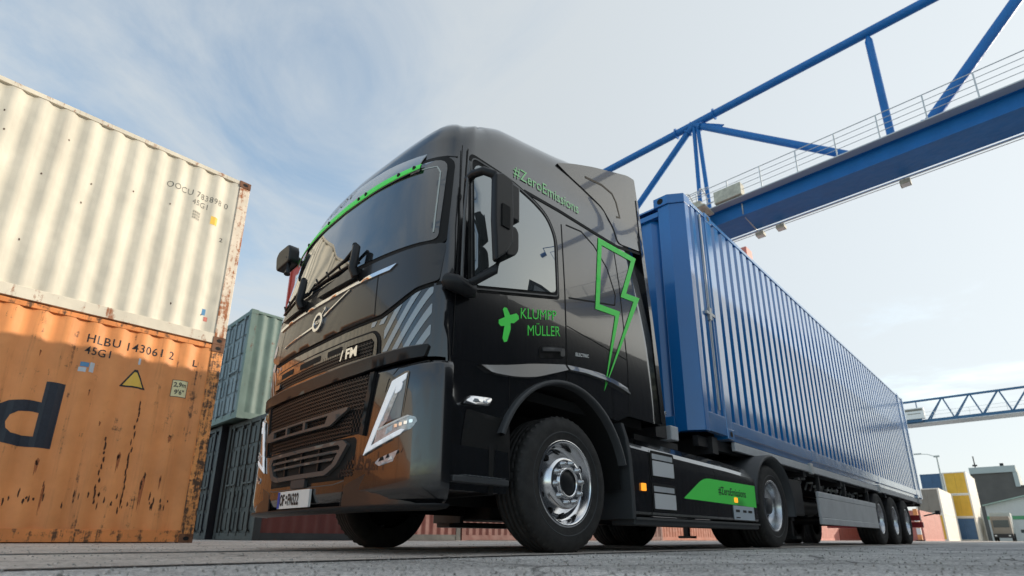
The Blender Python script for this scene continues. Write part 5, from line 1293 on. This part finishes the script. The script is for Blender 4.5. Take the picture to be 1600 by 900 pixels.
# front corner posts with a chamfer between end and side
for y, s_ in ((0, 1), (CW, -1)):
    pf = [(0.004, y + s_ * 0.30), (0.0, y + s_ * 0.16), (0.10, y), (0.20, y), (0.20, y + s_ * 0.05), (0.06, y + s_ * 0.30)]
    MB().prism(pf, 0.02, H - 0.12, 'xy').build('corner_post', M_['blue_end'], blue, bevel=0.006)
    MB().prism([(-0.02, y + s_ * 0.34), (-0.02, y + s_ * 0.16), (0.09, y - s_ * 0.003), (0.24, y - s_ * 0.003), (0.24, y + s_ * 0.10), (0.05, y + s_ * 0.34)], H - 0.12, H + 0.004, 'xy').build('corner_cap', M_['blue_end'], blue, bevel=0.006)
    yy = y + s_ * 0.25
    MB().lathe([(0.0, -0.022), (0.038, -0.022)], 20, c=(0, yy, H - 0.058), axis='x').build('casting_hole', M_['gap'], blue)
    for x in (Lb - 0.162,):
        MB().box(x, Lb, min(y, y + s_ * 0.162), max(y, y + s_ * 0.162), 0.118, H - 0.118).build('corner_post', bf_, blue, bevel=0.006)
# the 40 ft posts and castings
for x in (0.66, Lb - 0.82):
    for y, s_ in ((0, 1), (CW, -1)):
        MB().box(x, x + 0.16, min(y + s_ * 0.001, y + s_ * 0.10), max(y + s_ * 0.001, y + s_ * 0.10), 0.10, H - 0.05).build('inner_post', bf_, blue, bevel=0.006)
        for z in (-0.002, H - 0.114):
            cst = MB().box(x - 0.01, x + 0.17, min(y - s_ * 0.005, y + s_ * 0.16), max(y - s_ * 0.005, y + s_ * 0.16), z, z + 0.118).build('corner_casting', bf_, blue, bevel=0.006)
            if y == 0: MB().add([(x + 0.08 + 0.036 * math.cos(k * math.pi / 8), -0.0066, z + 0.06 + 0.034 * math.sin(k * math.pi / 8)) for k in range(16)], [tuple(range(16))]).build('casting_hole', M_['gap'], cst)
for y0, y1 in ((0.004, 0.07), (CW - 0.07, CW - 0.004)):
    MB().box(0.20, 0.65, y0, y1, 0.03, 0.24).build('bottom_rail', bf_, blue, bevel=0.004)
    MB().box(0.83, Lb - 0.83, y0, y1, 0.075, 0.215).build('bottom_rail', bf_, blue, bevel=0.004)
    MB().box(0.83, Lb - 0.83, y0 + 0.03, y1, 0.0, 0.074).build('rail_web', bf_, blue)
    MB().box(Lb - 0.65, Lb - 0.163, y0, y1, 0.03, 0.24).build('bottom_rail', bf_, blue, bevel=0.004)
    MB().box(0.245, Lb - 0.163, y0 + 0.002, y1, H - 0.06, H - 0.012).build('top_rail', bf_, blue, bevel=0.004)
    for x in (3.75, 8.3): MB().box(x, x + 0.18, y0 - 0.003, y1, 0.06, 0.235).build('rail_joint_plate', bf_, blue, bevel=0.006)
for yb, s_ in ((0.016, 1), (CW - 0.016, -1)):
    corr_sheet(0.83, Lb - 0.83, yb, s_, 0.215, H - 0.06, pitch=0.2365, depth=0.030, pf=FLAT).build('side_panel', bp_, blue)
    corr_sheet(0.20, 0.66, yb, s_, 0.24, H - 0.06, pitch=0.155, depth=0.026, pf=FLAT).build('front_side_panel', bp_, blue)
    corr_sheet(Lb - 0.66, Lb - 0.162, yb, s_, 0.24, H - 0.06, pitch=0.155, depth=0.026, pf=FLAT).build('rear_side_panel', bp_, blue)
MB().tube([(0.50, 0.002, 0.30), (0.50, 0.002, H - 0.10)], 0.012, 8).box(0.40, 0.62, -0.012, 0.012, 1.44, 1.475).box(0.47, 0.53, -0.014, 0.016, 1.38, 1.53).build('locking_bar', M_['galv'], blue)
corr_sheet(0.30, CW - 0.30, 0.04, 1, 0.20, H - 0.20, pitch=0.42, depth=0.06, along='y').build('front_panel', M_['blue_end'], blue)
MB().box(0.0, 0.10, 0.30, CW - 0.30, H - 0.23, H - 0.165).build('front_header', M_['blue_end'], blue, bevel=0.004)
MB().box(0.0, 0.10, 0.30, CW - 0.30, 0.02, 0.20).build('front_sill', bf_, blue, bevel=0.004)
MB().box(0.1, Lb - 0.02, 0.06, CW - 0.06, H - 0.04, H - 0.02).build('roof', bp_, blue)
MB().box(0.1, Lb - 0.02, 0.06, CW - 0.06, 0.10, 0.13).build('floor', M_['chassis'], blue)
for k in (0, 1):
    d = MB().box(Lb - 0.06, Lb - 0.02, 0.17 + k * 1.05, 0.17 + k * 1.05 + 1.04, 0.10, H - 0.10).build('door', bp_, blue)
    for f in (0.25, 0.78): MB().tube([(Lb - 0.005, 0.17 + (k + f) * 1.05, 0.05), (Lb - 0.005, 0.17 + (k + f) * 1.05, H - 0.05)], 0.017, 8).build('lock_rod', M_['galv'], d)
for z in (0.001, H - 0.119):
    for y in (-0.003, CW - 0.159): MB().box(Lb - 0.176, Lb + 0.003, y, y + 0.162, z, z + 0.118).build('corner_casting', bf_, blue, bevel=0.006)

# ================================================================ near gantry crane
K_ = 0.80     # distance factor against a 30 m reference plane
CX = 30 * K_
crane = thing('gantry_crane', 'big blue gantry crane girder with tubular truss reaching over the blue container', 'crane', (CX, 0, 0))
cb = M_['crane_blue']
YL, YR = 24.0, -14.0
zb0, zb1, zt0 = 18.72 * K_, 19.62 * K_, 27.25 * K_
MB().box(0.0, 1.62, YR, YL, zb0, zb1 - 0.12).build('main_girder', cb, crane)
MB().box(-0.16, 1.75, YR, YL, zb1 - 0.119, zb1).build('girder_flange', cb, crane)
MB().box(-0.05, 1.66, YR, YL, zb0 - 0.05, zb0 - 0.001).build('girder_bottom_plate', cb, crane)
tcx = 0.5
MB().tube([(tcx, YR, zt0), (tcx, YL + 2, zt0)], 0.20, 16).build('top_chord', cb, crane)
def node(y, z): return (tcx, y * K_, z)
zt_ = zt0; zd = zb1
apex = 12.3
for a, b, r in ((node(apex, zt_), node(3.3, zd), 0.175), (node(apex, zt_), node(20.7, zd), 0.175), (node(-6.0, zt_), node(1.0, zd), 0.22), (node(-6.0, zt_), node(-13.5, zd), 0.175)):
    A_ = Vector(a); B_ = Vector(b)
    dgn = MB().tube([a, b], r, 14).build('truss_diagonal', cb, crane)
    for t in (0.05, 0.93):
        p = A_.lerp(B_, t); q = A_.lerp(B_, t + 0.008)
        MB().tube([p, q], r * 1.45, 14).build('bolted_flange', cb, dgn)
for y0 in (2.07,):
    A_ = Vector(node(y0, zt_ - 0.15)); B_ = Vector(node(y0 - 0.03, zd))
    MB().tube([A_ + Vector((0, 0, 0)), A_.lerp(B_, 0.05), A_.lerp(B_, 0.95), B_], [0.04, 0.15, 0.15, 0.06], 12).build('truss_post', cb, crane)
for y0, y1 in ((apex, 12.5), (apex - 0.25, 11.75)):
    MB().tube([node(y0, zt_), node(y1, zd - 2)], 0.11, 10).build('truss_post', cb, crane)
for y in (13.6, 10.9):
    MB().tube([node(y, zt_), node(y - 0.06, zt_)], 0.30, 14).build('chord_flange', cb, crane)
MB().prism([(0.2, -0.1), (0.2, 0.3), (-1.6, -0.95), (-1.2, -1.1)], -0.03, 0.03, 'yz').build('gusset_plate', cb, crane).location = node(apex, zt_)
for y in (3.3, 1.0, 20.7):
    MB().box(-0.35, 0.35, -0.7, 0.7, -0.3, 0.25).build('node_block', cb, crane, bevel=0.08).location = (tcx, y * K_, zd + 0.05)
# handrail along the near edge of the girder
hr = thing_rail = MB()
for k, z in enumerate((0.28, 0.55, 0.82, 1.10)):
    hr.tube([(-0.55, YR, zb1 + z), (-0.55, YL, zb1 + z)], 0.014 if k < 3 else 0.02, 6)
rail_ = hr.build('handrail', M_['galv'], crane)
y = YR + 0.4
while y < YL:
    MB().box(-0.575, -0.525, y, y + 0.05, zb1 - 0.05, zb1 + 1.1).build('rail_post', M_['galv'], rail_); y += 1.55
MB().box(-0.62, -0.16, YR, YL, zb1 - 0.10, zb1 - 0.05).build('walkway', M_['galv'], crane)
MB().box(-0.75, -0.25, 7.45, 8.75, zb1 - 0.02, zb1 + 0.62).build('cable_cabinet', M_['platform'], crane, bevel=0.02)
# festoon rail and floodlights along the lower far edge
fr_ = MB().box(1.74, 1.82, YR, YL, zb0 - 0.12, zb0 - 0.06).box(1.9, 1.93, YR, YL, zb0 - 0.16, zb0 - 0.135)
fr_.build('festoon_rail', M_['galv'], crane)
for y in (7.62, 6.65, 1.62):
    fl = MB().box(1.6, 2.0, y - 0.20, y + 0.18, zb0 - 0.42, zb0 - 0.24).tube([(1.8, y, zb0 - 0.26), (1.8, y, zb0 - 0.06)], 0.04, 6).build('floodlight', M_['platform'], crane, bevel=0.03)
    MB().box(1.64, 1.96, y - 0.16, y + 0.14, zb0 - 0.428, zb0 - 0.422).build('lamp_glass', M_['white'], fl)
MB().tube([(-0.02, 7.72, zb1), (-0.02, 7.72, zb0 - 0.02), (1.75, 7.72, zb0 - 0.07)], 0.03, 6).build('cable_pipe', M_['galv'], crane)
# landing with hoops above the container
lp = MB()
for yy in (9.2, 9.9, 10.6, 11.3):
    n = 8; pts = [(-0.9 + 0.5 * math.cos(math.pi * k / n) , yy, zb1 + 0.4 + 0.55 * math.sin(math.pi * k / n)) for k in range(n + 1)]
    lp.tube(pts, 0.025, 6)
lp.tube([(-1.4, 8.9, zb1 + 0.35), (-1.4, 11.6, zb1 + 0.35)], 0.02, 6); lp.tube([(-0.4, 8.9, zb1 + 0.35), (-0.4, 11.6, zb1 + 0.35)], 0.02, 6); lp.tube([(-0.9, 8.9, zb1 + 0.95), (-0.9, 11.6, zb1 + 0.95)], 0.02, 6)
lp.build('ladder_cage', M_['galv'], crane)
mg = MB().box(-1.6, -0.5, 8.9, 11.4, zb1 - 0.4, zb1 - 0.3).box(-1.1, -0.6, 9.3, 9.8, zb1 - 0.3, zb1 + 0.3).box(-1.2, -0.7, 9.95, 10.15, zb1 - 0.3, zb1 + 0.55)
mg.build('service_platform', M_['platform'], crane, bevel=0.03)
# legs, well to the sides behind the stacks
for y in (21.0,):
    for x in (-1.5, 3.5):
        MB().bar((x, y, 0), (1.07, y, zb0 - 0.06), 0.7, 0.9, (0, 1, 0)).build('crane_leg', cb, crane)
    MB().box(-4, 6, y - 0.5, y + 0.5, 0.2, 1.1).build('leg_bogie', cb, crane)
# red lifting beam showing over the container's top edge
spr = thing('lifting_spreader', 'pale red lifting beam hanging under the crane girder, just showing over the container top edge', 'spreader', (CX - 1.5, 8.2, 11.7))
MB().box(-0.35, 0.35, -1.0, 1.2, 0.05, 0.62).build('cross_beam', M_['crane_red'], spr, bevel=0.03)
MB().box(-2.2, 2.2, 0.4, 0.8, -0.25, 0.04).build('long_beam', M_['crane_red'], spr, bevel=0.03)
for x in (-0.2, 0.2):
    MB().tube([(x, 0.7, 0.6), (x, 0.7, zb0 - 11.7 - 0.06)], 0.02, 6).build('hoist_rope', M_['chassis'], spr)

# ================================================================ far gantry crane
CX2 = 100.0
crane2 = thing('gantry_crane', 'distant blue lattice crane bridge with a white sign box above the far container stacks', 'crane', (CX2, 0, 0))
zt2, zl2 = 20.25, 17.25
MB().box(-0.15, 0.15, -14, 30, zt2 - 0.14, zt2 + 0.14).build('top_chord', M_['far_blue'], crane2)
MB().box(-0.25, 0.25, -14, 30, zl2 - 0.35, zl2 + 0.05).build('lower_chord', M_['far_blue'], crane2)
MB().box(2.75, 3.25, -14, 30, zl2 - 0.35, zl2 + 0.05).build('lower_chord', M_['far_blue'], crane2)
MB().box(-0.24, 3.24, -14, 30, zl2 - 0.45, zl2 - 0.36).build('bridge_deck', M_['guard_grey'], crane2)
ys = [7.9, 4.75, 1.6, -1.55, -4.7, -7.85]
MB().bar((0, 11.05, zt2), (0, 11.05, zl2), 0.14, 0.14, (1, 0, 0)).build('truss_post', M_['far_blue'], crane2)
for y in ys:
    MB().bar((0, y, zt2), (0, y + 2.05, zl2), 0.20, 0.20, (1, 0, 0)).build('truss_diagonal', M_['far_blue'], crane2)
    MB().bar((0, y, zt2), (3.0, y + 2.35, zl2), 0.16, 0.16, (1, 0, 0)).build('truss_diagonal', M_['far_blue'], crane2)
    MB().bar((0, y - 0.1, zt2), (0, y - 1.0, zl2), 0.18, 0.18, (1, 0, 0)).build('truss_post', M_['far_blue'], crane2)
rb = MB()
for z in (0.5, 1.0): rb.box(-0.9, -0.86, -14, 30, zl2 + z, zl2 + z + 0.03)
y = -13
while y < 30: rb.box(-0.9, -0.86, y, y + 0.04, zl2, zl2 + 1.03); y += 2.0
rb.build('handrail', M_['galv'], crane2)
sgn = MB().box(-1.2, -0.3, 10.2, 13.2, zl2 - 0.1 + 0.25, zl2 + 1.75).build('sign_box', M_['white'], crane2)
MB().box(-1.215, -1.201, 10.35, 12.9, zl2 + 1.30, zl2 + 1.62).build('sign_stripe', M_['faint_ink'], sgn)
MB().box(-1.215, -1.201, 10.6, 12.2, zl2 + 0.85, zl2 + 0.95).build('sign_stripe', M_['faint_ink'], sgn)
MB().box(-0.9, -0.3, 10.6, 13.1, zl2 - 0.25, zl2 + 0.14).build('machinery_box', M_['far_blue'], crane2)
for x in (-1.0, 4.0): MB().bar((x, 24.0, 0), (1.5, 24.0, zl2 - 0.46), 0.6, 0.7, (0, 1, 0)).build('crane_leg', M_['far_blue'], crane2)

# ================================================================ far right background
lamp = thing('street_lamp', 'tall double headed grey street lamp behind the container stacks', 'street lamp', (88.0, 8.75, 0))
MB().tube([(0, 0, 0), (0, 0, 10.4)], [0.13, 0.07], 8).build('pole', M_['bldg_trim'], lamp)
MB().tube([(0, 0, 10.3), (0, 0.9, 10.75), (0, 1.7, 10.85)], 0.045, 6).build('arm', M_['bldg_trim'], lamp)
MB().box(-0.15, 0.15, 1.5, 2.4, 10.8, 10.95).build('lamp_head', M_['bldg_trim'], lamp)
MB().box(-0.15, 0.15, -0.3, 0.3, 10.3, 10.5).build('lamp_head', M_['bldg_trim'], lamp)
bd = thing('industrial_building', 'dark brown flat roofed industrial building behind the stacks on the right', 'building', (150, 0, 0))
MB().box(0, 30, 2.9, 9.95, 0, 13.4).build('wall', M_['bldg_dark'], bd)
MB().box(0, 30, -12, 2.89, 0, 10.4).build('wall', M_['bldg_dark'], bd)
rfm = MB().box(-0.4, 30.4, 2.7, 10.0, 13.41, 14.7).build('roof_parapet', M_['bldg_trim'], bd)
MB().box(-0.3, 30.3, 2.6, 3.3, 10.45, 13.40).build('corner_fascia', M_['bldg_trim'], bd)
MB().box(-0.3, 30.3, -12.2, 2.55, 10.41, 10.7).build('roof_edge', M_['bldg_dark'], bd)
MB().box(2, 2.2, 8.9, 9.1, 14.7, 17.3).build('antenna', M_['chassis'], bd)
MB().box(1.8, 2.4, 8.6, 9.4, 15.2, 15.5).build('antenna', M_['chassis'], bd)
MB().box(1, 2, 4.4, 5.0, 14.7, 15.4).build('roof_vent', M_['chassis'], bd)
shed = thing('warehouse_shed', 'low white warehouse shed with a pale gable roof and green band at the right edge', 'building', (110, 0, 0))
MB().prism([(6.45, 0), (6.45, 5.05), (1.7, 6.25), (-9, 3.9), (-9, 0)], 0.0, 30, 'yz').build('wall', M_['shed_white'], shed)
MB().bar((-0.4, 6.7, 5.10), (-0.4, 1.7, 6.36), 0.9, 0.14, (0, 0, 1)).bar((-0.4, 1.7, 6.36), (-0.4, -9.2, 3.98), 0.9, 0.14, (0, 0, 1)).build('roof_verge', M_['shed_roof'], shed)
MB().box(-0.08, 0, -9, 6.5, 3.05, 3.55).build('green_band', M_['shed_green'], shed)
MB().box(-0.06, 0, -9, 3.4, 0.0, 2.9).build('roller_door', M_['shed_white'], shed)
for k in range(6): MB().box(-0.10, -0.061, 2.6 - k * 0.75, 3.1 - k * 0.75, 1.15, 1.60).build('window', M_['window_dark'], shed)
ft = thing('parked_truck', 'small dark parked truck between the cream container and the shed', 'truck', (96, 4.7, 0))
MB().box(0, 1.8, -1.2, 0.75, 0.55, 3.1).build('cab_body', M_['taupe_paint'], ft, bevel=0.15)
MB().box(-0.03, 0.01, -1.0, 0.55, 1.7, 2.6).build('windscreen', M_['window_dark'], ft)
MB().box(1.9, 7.5, -1.25, 0.80, 0.95, 3.6).build('cargo_body', M_['bldg_trim'], ft, bevel=0.03)
MB().box(-0.12, 0.0, -1.2, 0.75, 0.4, 0.9).build('bumper', M_['chassis'], ft)
for x in (0.9, 5.8):
    for y in (-1.2, 0.55): MB().lathe([(0.0, 0.0), (0.48, 0.0), (0.5, 0.03), (0.5, 0.2), (0.48, 0.22), (0, 0.22)], 20, c=(x, y, 0.5)).build('wheel', M_['rubber'], ft)
for y in (-0.95, 0.4): MB().box(-0.15, -0.121, y, y + 0.22, 0.6, 0.75).build('headlight', M_['white'], ft)
post = thing('barrier_post', 'orange and white striped post behind the trailer tail beside the faded red container', 'post', (55.0, 7.6, 0))
for k in range(5): MB().box(-0.14, 0.14, -0.14, 0.14, 0.5 * k, 0.5 * k + 0.499).build('stripe_segment', M_['orange_paint' if k % 2 == 0 else 'white'], post)
MB().box(-0.3, 0.3, -0.3, 0.3, 0.0, 0.08).build('foot_plate', M_['chassis'], post)
